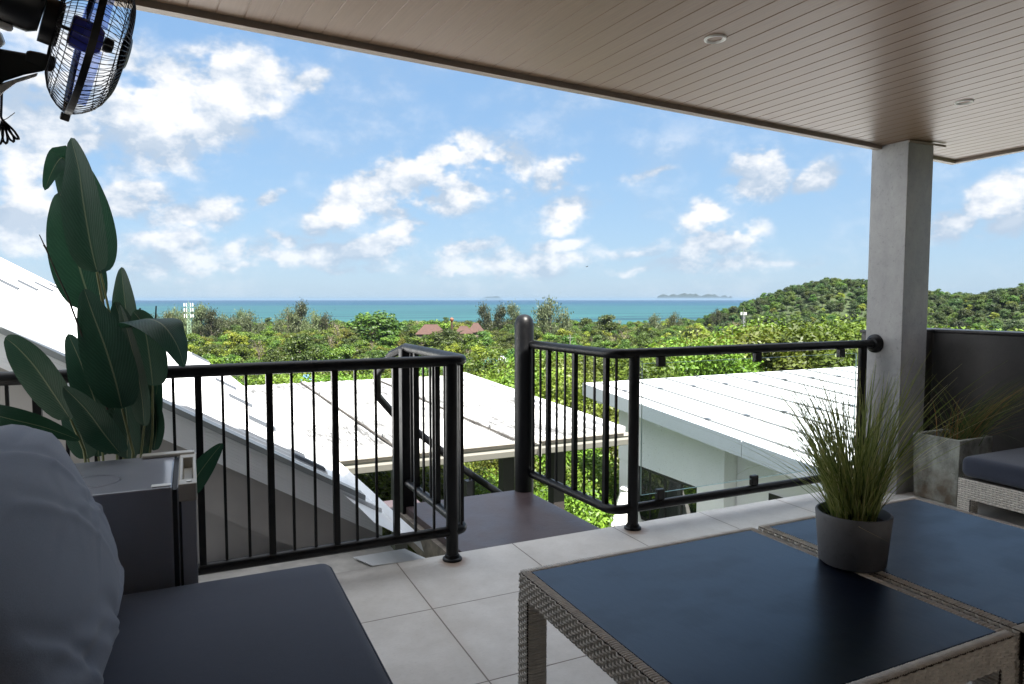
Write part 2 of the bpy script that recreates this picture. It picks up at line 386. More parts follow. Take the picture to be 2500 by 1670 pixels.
M['hub'] = simple("blue_hub", (.05, .06, .42), .25)
def leaf_mat(name, a, b_, vein):
    m, t, b = material(name); n = m.node_tree; out = n.nodes['Material Output']
    uv = t.coord('UV'); s = t.new('ShaderNodeSeparateXYZ', Vector=uv)
    u = t.math('ABSOLUTE', t.math('SUBTRACT', s.outputs[0], .5))
    ph = t.math('ADD', t.math('MULTIPLY', s.outputs[1], 150), t.math('MULTIPLY', u, -95))
    w = t.math('SINE', t.math('ADD', ph, t.math('MULTIPLY', t.noise(uv, 14, 3), 6)))
    c = t.mix(t.math('MULTIPLY', t.mrange(w, -.6, 1, 0, .5), t.mrange(t.noise(uv, 6, 3), .3, .7, .25, 1)), a, b_)
    c = t.mix(t.mrange(t.noise(t.coord(), 8, 4), .5, .75, 0, .4), c, tuple(x * .5 for x in a[:3]) + (1,))
    c = t.mix(t.mrange(u, .012, .022, 1, 0), c, vein)
    t.set(b, 'Base Color', c); b.inputs['Roughness'].default_value = .5; b.inputs['Specular IOR Level'].default_value = .22
    t.set(b, 'Normal', t.bump(w, .25, .002))
    tl = t.new('ShaderNodeBsdfTranslucent', Color=t.mix(.5, c, (.03, .10, .045, 1)))
    mx = t.new('ShaderNodeMixShader', Fac=.26); n.links.new(b.outputs[0], mx.inputs[1]); n.links.new(tl.outputs[0], mx.inputs[2])
    n.links.new(mx.outputs[0], out.inputs['Surface']); return m
M['leaf'] = leaf_mat("broad_leaf", (.011, .038, .024, 1), (.028, .076, .050, 1), (.13, .15, .09, 1))
M['stem'] = simple("leaf_stem", (.14, .16, .06), .55, var=.3, vscale=20)
M['dry'] = simple("dry_stalk", (.035, .03, .022), .8)
def grass_mat(name, cols):
    m, t, b = material(name); n = m.node_tree; out = n.nodes['Material Output']
    a = t.new('ShaderNodeAttribute', dict(attribute_name='tint'))
    c = t.ramp(a.outputs['Fac'], *cols); t.set(b, 'Base Color', c); b.inputs['Roughness'].default_value = .5
    tl = t.new('ShaderNodeBsdfTranslucent', Color=c); mx = t.new('ShaderNodeMixShader', Fac=.3)
    n.links.new(b.outputs[0], mx.inputs[1]); n.links.new(tl.outputs[0], mx.inputs[2]); n.links.new(mx.outputs[0], out.inputs['Surface']); return m
M['grass'] = grass_mat("ornamental_grass", [(0, (.09, .15, .03)), (.5, (.32, .38, .11)), (.9, (.60, .58, .26)), (1, (.70, .65, .40))])
M['reed'] = grass_mat("reed_grass", [(0, (.04, .08, .03)), (.5, (.13, .19, .055)), (.75, (.26, .22, .08)), (1, (.36, .20, .08))])
def foliage(name, dark, light, rnd=.35, warm=(.20, .17, .03)):
    m, t, b = material(name); n = m.node_tree; out = n.nodes['Material Output']
    a = t.new('ShaderNodeAttribute', dict(attribute_name='tint')); oi = t.new('ShaderNodeObjectInfo')
    c = t.mix(a.outputs['Fac'], dark + (1,), light + (1,))
    c = t.mix(t.math('MULTIPLY', t.mrange(oi.outputs['Random'], .55, 1), rnd), c, warm + (1,))
    r2 = t.new('ShaderNodeTexWhiteNoise', dict(noise_dimensions='1D'), W=oi.outputs['Random']).outputs[0]
    hs = t.new('ShaderNodeHueSaturation', Hue=t.mrange(r2, 0, 1, .482, .528), Saturation=1.0, Value=t.mrange(r2, 0, 1, .42, 1.40), Color=c)
    t.set(b, 'Base Color', hs); b.inputs['Roughness'].default_value = .5; b.inputs['Specular IOR Level'].default_value = .35
    tl = t.new('ShaderNodeBsdfTranslucent', Color=hs); mx = t.new('ShaderNodeMixShader', Fac=.28)
    n.links.new(b.outputs[0], mx.inputs[1]); n.links.new(tl.outputs[0], mx.inputs[2]); n.links.new(mx.outputs[0], out.inputs['Surface']); return m
M['fol_near'] = foliage("bright_foliage", (.040, .078, .006), (.16, .235, .02), .3)
M['fol_a'] = foliage("mixed_foliage", (.022, .050, .006), (.135, .19, .017), .35, (.12, .09, .02))
M['fol_b'] = foliage("dark_foliage", (.014, .038, .006), (.085, .14, .016), .2, (.09, .08, .02))
M['fol_y'] = foliage("yellow_green_foliage", (.06, .085, .006), (.23, .26, .02), .3)
M['fol_hill'] = foliage("hill_foliage", (.014, .032, .009), (.062, .100, .022), .2, (.09, .08, .02))
M['needle'] = foliage("grey_green_needles", (.055, .075, .035), (.125, .145, .07), .15)
M['frond'] = foliage("palm_fronds", (.022, .045, .008), (.09, .12, .025), .3)
M['bark'] = simple("grey_bark", (.17, .14, .11), .9, var=.3, vscale=3)
M['island'] = simple("island_rock", (.012, .022, .024), .9)

# ================================================================== SETTING
def zg(x, y):
    """height of the ground"""
    r = math.hypot(x, y)
    z = float(np.interp(r, [0, 10, 18, 30, 45, 80, 150, 300, 500, 800, 950, 1010, 1500, 3000], [-6.5, -6.5, -7.2, -9, -11, -17, -24.5, -32, -37.5, -42, -43.8, -46.5, -60, -90]))
    a = math.degrees(math.atan2(x, y) - YAW)
    if r > 150:
        for (ac, rc, sa, sr, h) in ((25.6, 820, 4.6, 150, 42), (21.0, 800, 4.2, 120, 22), (31, 900, 5, 160, 32), (38.5, 700, 7, 170, 42), (52, 760, 9, 220, 45), (17.2, 740, 3.6, 120, 13)):
            z += h * math.exp(-((a - ac) / sa) ** 2 - ((r - rc) / sr) ** 2)
    return z
def terrain():
    rs = [0.01, 4, 8, 12, 16, 20, 25, 30, 36, 45, 55, 70, 90, 120, 150, 190, 230, 280, 330, 390, 450, 510, 570, 630, 690, 750, 810, 870, 930, 990, 1060, 1150, 1300, 1600, 2200, 3000]
    A = 180; vs = []
    for r in rs:
        for k in range(A):
            a = k * 2 * math.pi / A; x, y = r * math.sin(a), r * math.cos(a); vs.append((x, y, zg(x, y) + (0 if r < 20 else math.sin(x * .31) * math.cos(y * .27) * .5)))
    fs = [(i * A + k, i * A + (k + 1) % A, (i + 1) * A + (k + 1) % A, (i + 1) * A + k)[::-1] for i in range(len(rs) - 1) for k in range(A)]
    m, t, b = material("undergrowth"); v = t.coord()
    n = t.noise(v, .35, 8, .7)
    c = t.ramp(n, (.3, (.014, .026, .007)), (.55, (.030, .050, .012)), (.75, (.09, .07, .03)))
    dl = t.vmath('LENGTH', t.vmath('SUBTRACT', v, tuple(DRY)))
    c = t.mix(t.mrange(dl, 2.2, 4.5, .9, 0), c, t.ramp(t.noise(v, 6, 7, .75), (.35, (.10, .075, .03)), (.65, (.36, .24, .12))))
    t.set(b, 'Base Color', c); b.inputs['Roughness'].default_value = .95
    t.set(b, 'Normal', t.bump(t.noise(v, 3, 6, .7), 1, .3))
    struct(MB().add(vs, fs).build('ground', m, smooth=True, sharp=180))
DRY = at(1450, 1270, 19.5); DRY.z = -7
terrain()
def sea():
    rs = [300, 600, 900, 1200, 1600, 2200, 3000, 4500, 7000, 11000, 17000, 26000]; A = 128; vs = []
    for r in rs:
        for k in range(A): a = k * 2 * math.pi / A; vs.append((r * math.sin(a), r * math.cos(a), -45))
    fs = [(i * A + k, i * A + (k + 1) % A, (i + 1) * A + (k + 1) % A, (i + 1) * A + k)[::-1] for i in range(len(rs) - 1) for k in range(A)]
    m, t, b = material("sea_water"); v = t.coord()
    dist = t.vmath('LENGTH', v)
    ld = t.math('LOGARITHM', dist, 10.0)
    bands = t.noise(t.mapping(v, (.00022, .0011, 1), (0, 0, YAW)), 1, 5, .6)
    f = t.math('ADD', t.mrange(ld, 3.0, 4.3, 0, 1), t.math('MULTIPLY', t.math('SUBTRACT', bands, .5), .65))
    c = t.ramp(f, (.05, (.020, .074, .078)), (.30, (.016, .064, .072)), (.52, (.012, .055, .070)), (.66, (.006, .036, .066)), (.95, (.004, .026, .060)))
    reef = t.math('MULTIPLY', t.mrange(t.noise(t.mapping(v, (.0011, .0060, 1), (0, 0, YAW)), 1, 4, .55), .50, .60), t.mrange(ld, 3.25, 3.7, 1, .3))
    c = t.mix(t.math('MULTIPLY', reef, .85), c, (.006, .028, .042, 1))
    t.set(b, 'Base Color', c); b.inputs['Roughness'].default_value = .55; b.inputs['Specular IOR Level'].default_value = .12
    t.set(b, 'Normal', t.bump(t.noise(t.mapping(v, (.05, .02, 1)), 1, 4), .4, 1.0))
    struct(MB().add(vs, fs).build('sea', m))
sea()
def island(prof, D):
    """prof: photo x, y of the skyline; a real ridge with depth, D metres away"""
    mb = MB(); rows = []
    for j in range(7):
        tt = j / 6; h = math.sin(math.pi * tt) ** .7; row = []
        for (x, y) in prof:
            p = at(x, y, D); base = -D * .0035; z = base + (p.z - base) * h + random.uniform(-.06, .06) * (p.z + 45) * h; q = at(x, 733, D + (tt - .5) * D * .05); row.append((q.x, q.y, z))
        rows.append(row)
    n = len(prof); vs = [p for r_ in rows for p in r_]
    return struct(mb.add(vs, [(i * n + k, i * n + k + 1, (i + 1) * n + k + 1, (i + 1) * n + k) for i in range(6) for k in range(n - 1)]).build('island', M['island'], smooth=True, sharp=60))
island([(1172, 731), (1180, 727), (1190, 724), (1200, 724.5), (1210, 723), (1218, 724), (1224, 729), (1228, 731)], 58000)
island([(1484, 731), (1490, 728), (1495, 729), (1502, 730), (1512, 728), (1518, 731)], 95000)
pr = [(1603, 731)]
hts = [723, 720, 718, 719, 722, 719, 718.5, 721, 719, 717, 716, 718, 717, 719, 717, 721, 723, 720, 719, 718, 720, 719, 722, 725, 722, 721, 726, 722]
pr += [(1606 + k * 6.6, h) for k, h in enumerate(hts)] + [(1792, 731)]
island(pr, 105000)

# ------------------------------------------------------------------ terrace shell
fl = MB(); fl.box((-2.0, -3.2, -.30), (5.7, 3.475, 0)); struct(fl.build('floor', M['floor'], bevel=.004))
EA = math.atan2(.0989, 1); EX = Vector((math.cos(EA), math.sin(EA), 0)); EY = Vector((-math.sin(EA), math.cos(EA), 0))
CT = math.tan(R(1.6))
EO = Vector((-.18, 2.969, 2.5))
def build_ceiling():
    """tongue-and-groove boards in the eave's own frame (x along the eave, -y back under the roof)"""
    mb = MB(); bw = .1015; x0 = -1.23; L = 5.8; zz = lambda y: -y * CT
    n = int((5.735 - x0) / bw) + 1
    for k in range(n):
        a = x0 + k * bw; b = min(a + bw, 5.735); g = .0022
        y0, y1 = -L, -.058
        prof = [(a, .0022), (a + g, .0022), (a + g + .002, 0), (b - g - .002, 0), (b - g, .0022), (b, .0022)]
        vs = [(x, y, zz(y) + h) for y in (y0, y1) for (x, h) in prof]; m = len(prof)
        mb.add(vs, [(i, i + 1, m + i + 1, m + i)[::1] for i in range(m - 1)])
    o = mb.build('ceiling', M['ceil']); struct(o)
    o.matrix_world = Matrix(((EX.x, EY.x, 0, EO.x), (EX.y, EY.y, 0, EO.y), (0, 0, 1, EO.z), (0, 0, 0, 1)))
    W = o.matrix_world
    # roof over the boards, then edge trims
    rf = MB()
    rf.hexa([(-1.23, -.055, .03), (5.79, -.055, .03), (5.79, -5.8, .19), (-1.23, -5.8, .19)][::-1], [(-1.23, -.055, .40), (5.79, -.055, .40), (5.79, -5.8, .45), (-1.23, -5.8, .45)][::-1])
    r = rf.build('roof', M['trim']); r.matrix_world = W; struct(r)
    tr = MB(); tr.box((-1.23, -.048, -.022), (5.735, 0, .40)); tr.box((-1.23, -.052, .012), (5.735, -.048, .02))
    e = tr.build('eave_trim', M['trim']); e.matrix_world = W; struct(e)
    t2 = MB(); t2.hexa([(5.737, 0, -.022), (5.79, 0, -.022), (5.79, -5.8, .14), (5.737, -5.8, .14)][::-1], [(5.737, 0, .40), (5.79, 0, .40), (5.79, -5.8, .46), (5.737, -5.8, .46)][::-1])
    e2 = t2.build('eave_trim', M['trim']); e2.matrix_world = W; struct(e2)
    return W
CW = build_ceiling()
MB().box((-1.2, -3.2, 0), (5.7, -3.0, 2.66)).build('wall', M['render_grey'])['kind'] = 'structure'  # unseen back wall, added to keep the room behind dark
MB().box((5.5, -3.0, 1.156), (5.66, 1.5, 2.66)).build('wall', M['render_grey'])['kind'] = 'structure'  # unseen wall above the parapet, added to cut light from the right
MB().box((-1.12, -3.0, 0), (-.95, 2.45, 2.62)).build('wall', M['render_grey'])['kind'] = 'structure'
# pillar with its metal plate at the ceiling
pl = thing('concrete_pillar', 'square grey polished concrete pillar holding up the corner of the ceiling', 'pillar', (4.68, 3.33, 0))
MB().box((4.543, 3.185, 0), (4.815, 3.47, 2.503)).build('shaft', M['pillar'], pl, bevel=.004)
MB().box((4.535, 3.172, 2.485), (4.93, 3.184, 2.5)).build('cover_strip', M['trim'], pl)
ELL = lambda e: [(5.5 - e, -3.0), (5.66 + e, -3.0), (5.66 + e, 3.72 + e), (4.816, 3.72 + e), (4.816, 3.585 - e), (5.5 - e, 3.585 - e)]
pw = thing('parapet_wall', 'waist-high dark polished cement wall with a dark cap right of the pillar', 'wall', (5.5, 2, 0))
MB().hexa([(x, y, 0) for x, y in ELL(0)], [(x, y, 1.13) for x, y in ELL(0)]).build('wall_panel', M['parapet'], pw, bevel=.006)
MB().hexa([(x, y, 1.131) for x, y in ELL(.015)], [(x, y, 1.155) for x, y in ELL(.015)]).build('wall_cap', M['cap'], pw, bevel=.005)
def downlight(x, y, label):
    z = 2.5 + (0.0989 * (x + .18) + 2.969 - y) * CT
    o = thing('ceiling_light', label, 'ceiling light', (x, y, z), 'recessed ceiling lights')
    MB().lathe([(.031, .012), (.033, -.002), (.040, -.0075), (.046, -.006), (.0475, 0), (.0475, .004)], (x, y, z), 32).build('rim', M['white_pl'], o, True)
    mb = MB().lathe([(.0, .010), (.012, .011), (.022, .008), (.0315, .012)], (x, y, z), 24); mb.build('lens', M['fridge_trim'], o, True)
downlight(2.083, 2.365, 'small round recessed light in the ceiling nearer the eave middle, left one')
downlight(4.031, 2.50, 'small round recessed light in the ceiling right of the pillar')

# ------------------------------------------------------------------ railings
def arc(c, r, a0, a1, n=7): return [(c[0] + r * math.cos(R(a0 + (a1 - a0) * k / n)), c[1] + r * math.sin(R(a0 + (a1 - a0) * k / n)), c[2]) for k in range(n + 1)]
def flange(mb, x, y): mb.lathe([(.0, .03), (.034, .032), (.040, .026), (.042, .016), (.050, .012), (.053, .006), (.053, 0.001)], (x, y, 0), 24)
def railing_left():
    o = thing('railing', 'black tubular railing with upright bars on the left, turning back along the landing', 'railing', (1.24, 3.39, 0))
    y = 3.39
    for nm, z, r in (('top_rail', 1.075, .029), ('bottom_rail', .158, .027)):
        pts = [(-.86, y, z), (.4, y, z), (1.24, y, z)] + arc((1.255, y + .06, z), .06, -90, 0) + [(1.315, 3.9, z), (1.30, 4.44, z)]
        MB().tube(pts, r, 16).build(nm, M['rail'], o, True)
    for x in (1.24,):
        p = MB().tube([(x, y, .0), (x, y, 1.06)], .033, 20); p.build('post', M['rail'], o, True)
        f = MB(); flange(f, x, y); f.build('base_flange', M['rail'], o, True)
    p = MB().box((1.262, 4.41, -.12), (1.345, 4.485, 1.07)); p.build('post', M['rail'], o, bevel=.004)
    def bar(x, yy, w): MB().box((x - w / 2, yy - w / 2, .16), (x + w / 2, yy + w / 2, 1.07)).build('baluster', M['rail'], o)
    k = 0
    for i in range(20):
        x = 1.24 - (i + 1) * .1015
        if x < -.84: break
        bar(x, y, .030 if (i + 1) % 3 == 0 else .0125)
    for i, yy in enumerate((3.46, 3.58, 3.70, 3.83, 3.95, 4.08, 4.22, 4.33)): bar(1.315 - (yy - 3.45) * .015, yy, .030 if i % 3 == 0 else .0125)
    bar(1.295, 3.395, .0125)
    fl_ = MB().lathe([(.0, 0), (.05, 0), (.055, .01), (.045, .02), (.03, .022)], M=Matrix.Translation((-.86, y, 1.075)) @ Matrix.Rotation(R(90), 4, 'Y'))
    fl_.build('wall_flange', M['rail'], o, True)
railing_left()
def railing_right():
    o = thing('railing', 'black tubular railing with a glass panel, from the tall round post to the pillar', 'railing', (2.41, 3.39, 0))
    y = 3.39
    for nm, z, r in (('top_rail', 1.074, .030), ('bottom_rail', .128, .028)):
        pts = [(2.215, 4.42, z), (2.255, 3.62, z)] + arc((2.345, 3.475, z), .085, 180, 270, 8) + [(2.5, y, z), (3.4, y, z), (4.54 if nm == 'top_rail' else 4.41, y, z)]
        MB().tube(pts, r, 16).build(nm, M['rail'], o, True)
    MB().tube([(2.187, 4.44, -.25), (2.187, 4.44, 1.215), (2.187, 4.44, 1.25), (2.187, 4.44, 1.272), (2.187, 4.44, 1.284), (2.187, 4.44, 1.29)], [.0705, .0705, .063, .050, .033, .008], 28).build('newel_post', M['rail'], o, True, sharp=80)
    MB().tube([(2.41, y, 0), (2.41, y, 1.06)], .033, 20).build('post', M['rail'], o, True)
    f = MB(); flange(f, 2.41, y); f.build('base_flange', M['rail'], o, True)
    MB().tube([(4.41, y, 0), (4.41, y, 1.06)], .030, 20).build('post', M['rail'], o, True)
    f = MB(); flange(f, 4.41, y); f.build('base_flange', M['rail'], o, True)
    fw = MB().lathe([(.03, -.045), (.045, -.04), (.052, -.028), (.056, -.02), (.066, -.014), (.068, -.001), (.0, -.001)], M=Matrix.Translation((4.542, y, 1.074)) @ Matrix.Rotation(R(90), 4, 'Y'))
    fw.build('wall_flange', M['rail'], o, True)
    def bar(x, yy, w): MB().box((x - w / 2, yy - w / 2, .13), (x + w / 2, yy + w / 2, 1.07)).build('baluster', M['rail'], o)
    for i, yy in enumerate((4.36, 4.262, 4.15, 4.04, 3.935, 3.815, 3.70, 3.59, 3.475)): bar(2.222 + (4.42 - yy) * .04 + (.006 if i > 7 else 0), yy, .030 if i in (2, 5, 8) else .0125)
    bar(2.296, 3.412, .0125)
    gp = MB().box((2.468, y - .004, .200), (4.345, y + .004, 1.008)); g = gp.build('glass_panel', M['glass'], o)
    ed = MB()
    for (a, b) in (((2.4655, y - .0042, .199), (2.468, y + .0042, 1.009)), ((4.345, y - .0042, .199), (4.3475, y + .0042, 1.009)), ((2.468, y - .0042, 1.008), (4.345, y + .0042, 1.0095)), ((2.468, y - .0042, .1985), (4.345, y + .0042, .200))): ed.box(a, b)
    ed.build('glass_edge', M['glass_edge'], g)
    for x in (2.605, 3.393, 4.185): MB().box((x - .027, y - .017, .985), (x + .027, y + .017, 1.046)).build('glass_clamp', M['black'], o, bevel=.005)
    for x in (2.612, 3.388, 4.16): MB().box((x - .027, y - .017, .155), (x + .027, y + .017, .222)).build('glass_clamp', M['black'], o, bevel=.005)
railing_right()

# ------------------------------------------------------------------ landing and stair
def landing():
    o = thing('stair_landing', 'dark brown landing beyond the gap between the two railings, with stair going down', 'landing', (1.8, 4, 0))
    MB().hexa([(1.33, 3.478, -.05), (2.24, 3.478, -.05), (2.20, 4.47, -.05), (1.28, 4.47, -.05)], [(1.33, 3.478, -.004), (2.24, 3.478, -.004), (2.20, 4.47, -.004), (1.28, 4.47, -.004)]).build('deck', M['deck'], o, bevel=.003)
    MB().hexa([(1.30, 3.478, -.22), (2.22, 3.478, -.22), (2.18, 4.45, -.22), (1.25, 4.45, -.22)], [(1.30, 3.478, -.052), (2.22, 3.478, -.052), (2.18, 4.45, -.052), (1.25, 4.45, -.052)]).build('deck_edge', M['deck_edge'], o)
    MB().box((1.3, 4.5, -.25), (1.6, 5.25, -.2)).build('tread', M['deck'], o)
    for k in range(9):
        MB().box((1.6 + k * .27, 4.5, -.39 - k * .185), (1.88 + k * .27, 5.25, -.34 - k * .185)).build('tread', M['deck'], o)
    y = 5.2
    pts = [(1.30, 4.46, 1.07), (1.25, 4.6, 1.02), (1.22, 4.9, .86), (1.28, 5.14, .66), (1.42, y, .50), (1.58, y, .366), (1.77, y, .21), (2.0, y, .0), (2.4, y, -.30), (3.6, y, -1.25), (3.75, y, -1.36)]
    MB().tube(pts, .029, 14).build('handrail', M['rail'], o, True, sharp=60)
    for k in range(11):
        x = 1.46 + k * .2; z = np.interp(x, [1.42, 2.4, 3.6], [.5, -.30, -1.25])
        MB().box((x - .007, y - .007, z - .85), (x + .007, y + .007, z)).build('baluster', M['rail'], o)
    MB().box((2.02, y - .035, -1.2), (2.09, y + .035, -.1)).build('post', M['rail'], o)
landing()

# ------------------------------------------------------------------ neighbouring roofs
def wing():
    o = thing('wing_roof', 'steep white ribbed metal roof on the left, falling to the right behind the railing', 'building', (-.5, 5, -1))
    sl_ = -.596; z0 = .742
    zr = lambda x: z0 + sl_ * x
    # eave of the ribbed sheets: slightly skewed
    ex = lambda y: float(np.interp(y, [3.95, 4.76, 5.54, 7.53, 8.85], [.86, .60, .50, .33, .16]))
    mb = MB(); n = 34; ys = [3.95 + (8.85 - 3.95) * k / n for k in range(n + 1)]
    for i in range(n):
        ya, yb = ys[i], ys[i + 1]; h = .028
        cr = [(ya, 0), (ya + .052, 0), (ya + .064, h), (ya + .084, h), (ya + .096, 0), (yb, 0)]
        vs = []
        for (yy, hh) in cr: vs += [(-6.0, yy, zr(-6.0) + hh), (ex(yy), yy, zr(ex(yy)) + hh)]
        mb.add(vs, [(2 * k, 2 * k + 1, 2 * k + 3, 2 * k + 2) for k in range(len(cr) - 1)])
    mb.build('roof', M['roof'], o)
    cl = MB(); c2 = MB()
    for i in range(0, n, 1):
        yy = ys[i] + .074
        if i % 6 == 2 and yy > 4.3:
            x = ex(yy) - .10; cl.hexa([(x - .09, yy - .03, zr(x - .09) + .022), (x + .09, yy - .03, zr(x + .09) + .022), (x + .09, yy + .03, zr(x + .09) + .022), (x - .09, yy + .03, zr(x - .09) + .022)], [(x - .09, yy - .03, zr(x - .09) + .045), (x + .09, yy - .03, zr(x + .09) + .045), (x + .09, yy + .03, zr(x + .09) + .045), (x - .09, yy + .03, zr(x - .09) + .045)])
        if i % 5 == 1 and yy > 6:
            x = -1.25; c2.hexa([(x - .07, yy - .03, zr(x - .07) + .022), (x + .07, yy - .03, zr(x + .07) + .022), (x + .07, yy + .03, zr(x + .07) + .022), (x - .07, yy + .03, zr(x - .07) + .022)], [(x - .07, yy - .03, zr(x - .07) + .04), (x + .07, yy - .03, zr(x + .07) + .04), (x + .07, yy + .03, zr(x + .07) + .04), (x - .07, yy + .03, zr(x - .07) + .04)])
    cl.v += []; b = len(cl.v); cl.f += [tuple(i + b for i in f) for f in c2.f]; cl.v += c2.v
    cl.build('rib_closure', M['clip'], o)
    # valley flashing: from under the sheets to its turned-up outer edge
    fo = [(.30, 8.60), (.37, 8.23), (.52, 7.38), (.74, 6.3), (.93, 5.28), (1.02, 4.4), (1.06, 3.75), (1.085, 3.50)]
    vs = []
    for (x, yy) in fo:
        xi = ex(max(yy, 3.95)) - .06 if yy > 3.95 else .86 - .06 + (3.95 - yy) * .1
        vs += [(xi, yy, zr(xi) - .012), (xi * .4 + x * .6, yy, zr(xi * .4 + x * .6) - .02), (x - .03, yy, zr(x) + .0), (x, yy, zr(x) + .035), (x + .03, yy, zr(x) - .07)]
    n5 = 5; MB().add(vs, [(i * n5 + k, i * n5 + k + 1, (i + 1) * n5 + k + 1, (i + 1) * n5 + k) for i in range(len(fo) - 1) for k in range(n5 - 1)]).build('flashing', M['flash'], o, True)
    # rake fascia facing the terrace with fine ribs, cap on its top, wall under it
    mb = MB(); xs = [-6, 1.0]; n = 9
    for k in range(n):
        a, b = k / n, (k + 1) / n; d = .166
        za = lambda x, t: zr(x) + .01 - d * t
        vs = []
        for x in xs: vs += [(x, 3.945, za(x, a)), (x, 3.9432, za(x, a + .012)), (x, 3.9432, za(x, b - .012)), (x, 3.945, za(x, b))]
        mb.add(vs, [(i, i + 1, 4 + i + 1, 4 + i) for i in range(3)])
    mb.build('fascia', M['fascia'], o)
    cp = MB()
    cp.hexa([(-6, 3.93, zr(-6) + .012), (.90, 3.93, zr(.90) + .012), (.90, 4.06, zr(.90) + .012), (-6, 4.06, zr(-6) + .012)], [(-6, 3.93, zr(-6) + .045), (.90, 3.93, zr(.90) + .045), (.90, 4.06, zr(.90) + .04), (-6, 4.06, zr(-6) + .04)])
    cp.build('rake_cap', M['cap_grey'], o)
    zb = lambda x: zr(x) - .158
    w = MB(); w.hexa([(-6, 3.98, zb(-6) - .30), (1.0, 3.98, zb(1.0) - .30), (1.0, 4.1, zb(1) - .30), (-6, 4.1, zb(-6) - .30)], [(-6, 3.98, zb(-6)), (1.0, 3.98, zb(1.0)), (1.0, 4.1, zb(1)), (-6, 4.1, zb(-6))])
    w.build('soffit_panel', M['wing_wall'], o)
    MB().box((-6, 4.02, -7), (.55, 8.7, -.05)).hexa([(-6, 4.03, -.05), (.55, 4.03, -.05), (.55, 8.7, -.05), (-6, 8.7, -.05)], [(-6, 4.03, zr(-6) - .35), (.55, 4.03, zr(.55) - .05 - .14), (.55, 8.7, zr(.55) - .19), (-6, 8.7, zr(-6) - .35)]).hexa([(.5, 4.035, -1.2), (.985, 4.035, -1.2), (.985, 4.16, -1.2), (.5, 4.16, -1.2)], [(.5, 4.035, zr(.5) - .2), (.985, 4.035, zr(.985) - .19), (.985, 4.16, zr(.985) - .19), (.5, 4.16, zr(.5) - .2)]).build('wall', M['wing_wall'], o)
    q = [(.775, 3.70, .0), (1.067, 3.702, .0), (1.134, 3.505, .0), (.843, 3.533, .0)]
    MB().hexa([(x, y, -.022) for x, y, z in q], [(x, y, -.018) for x, y, z in q]).build('loose_sheet', M['flash'], o)
    MB().box((-2, 3.477, -.30), (1.02, 3.97, -.035)).build('ledge', M['stain_white'], o, bevel=.006)
wing()
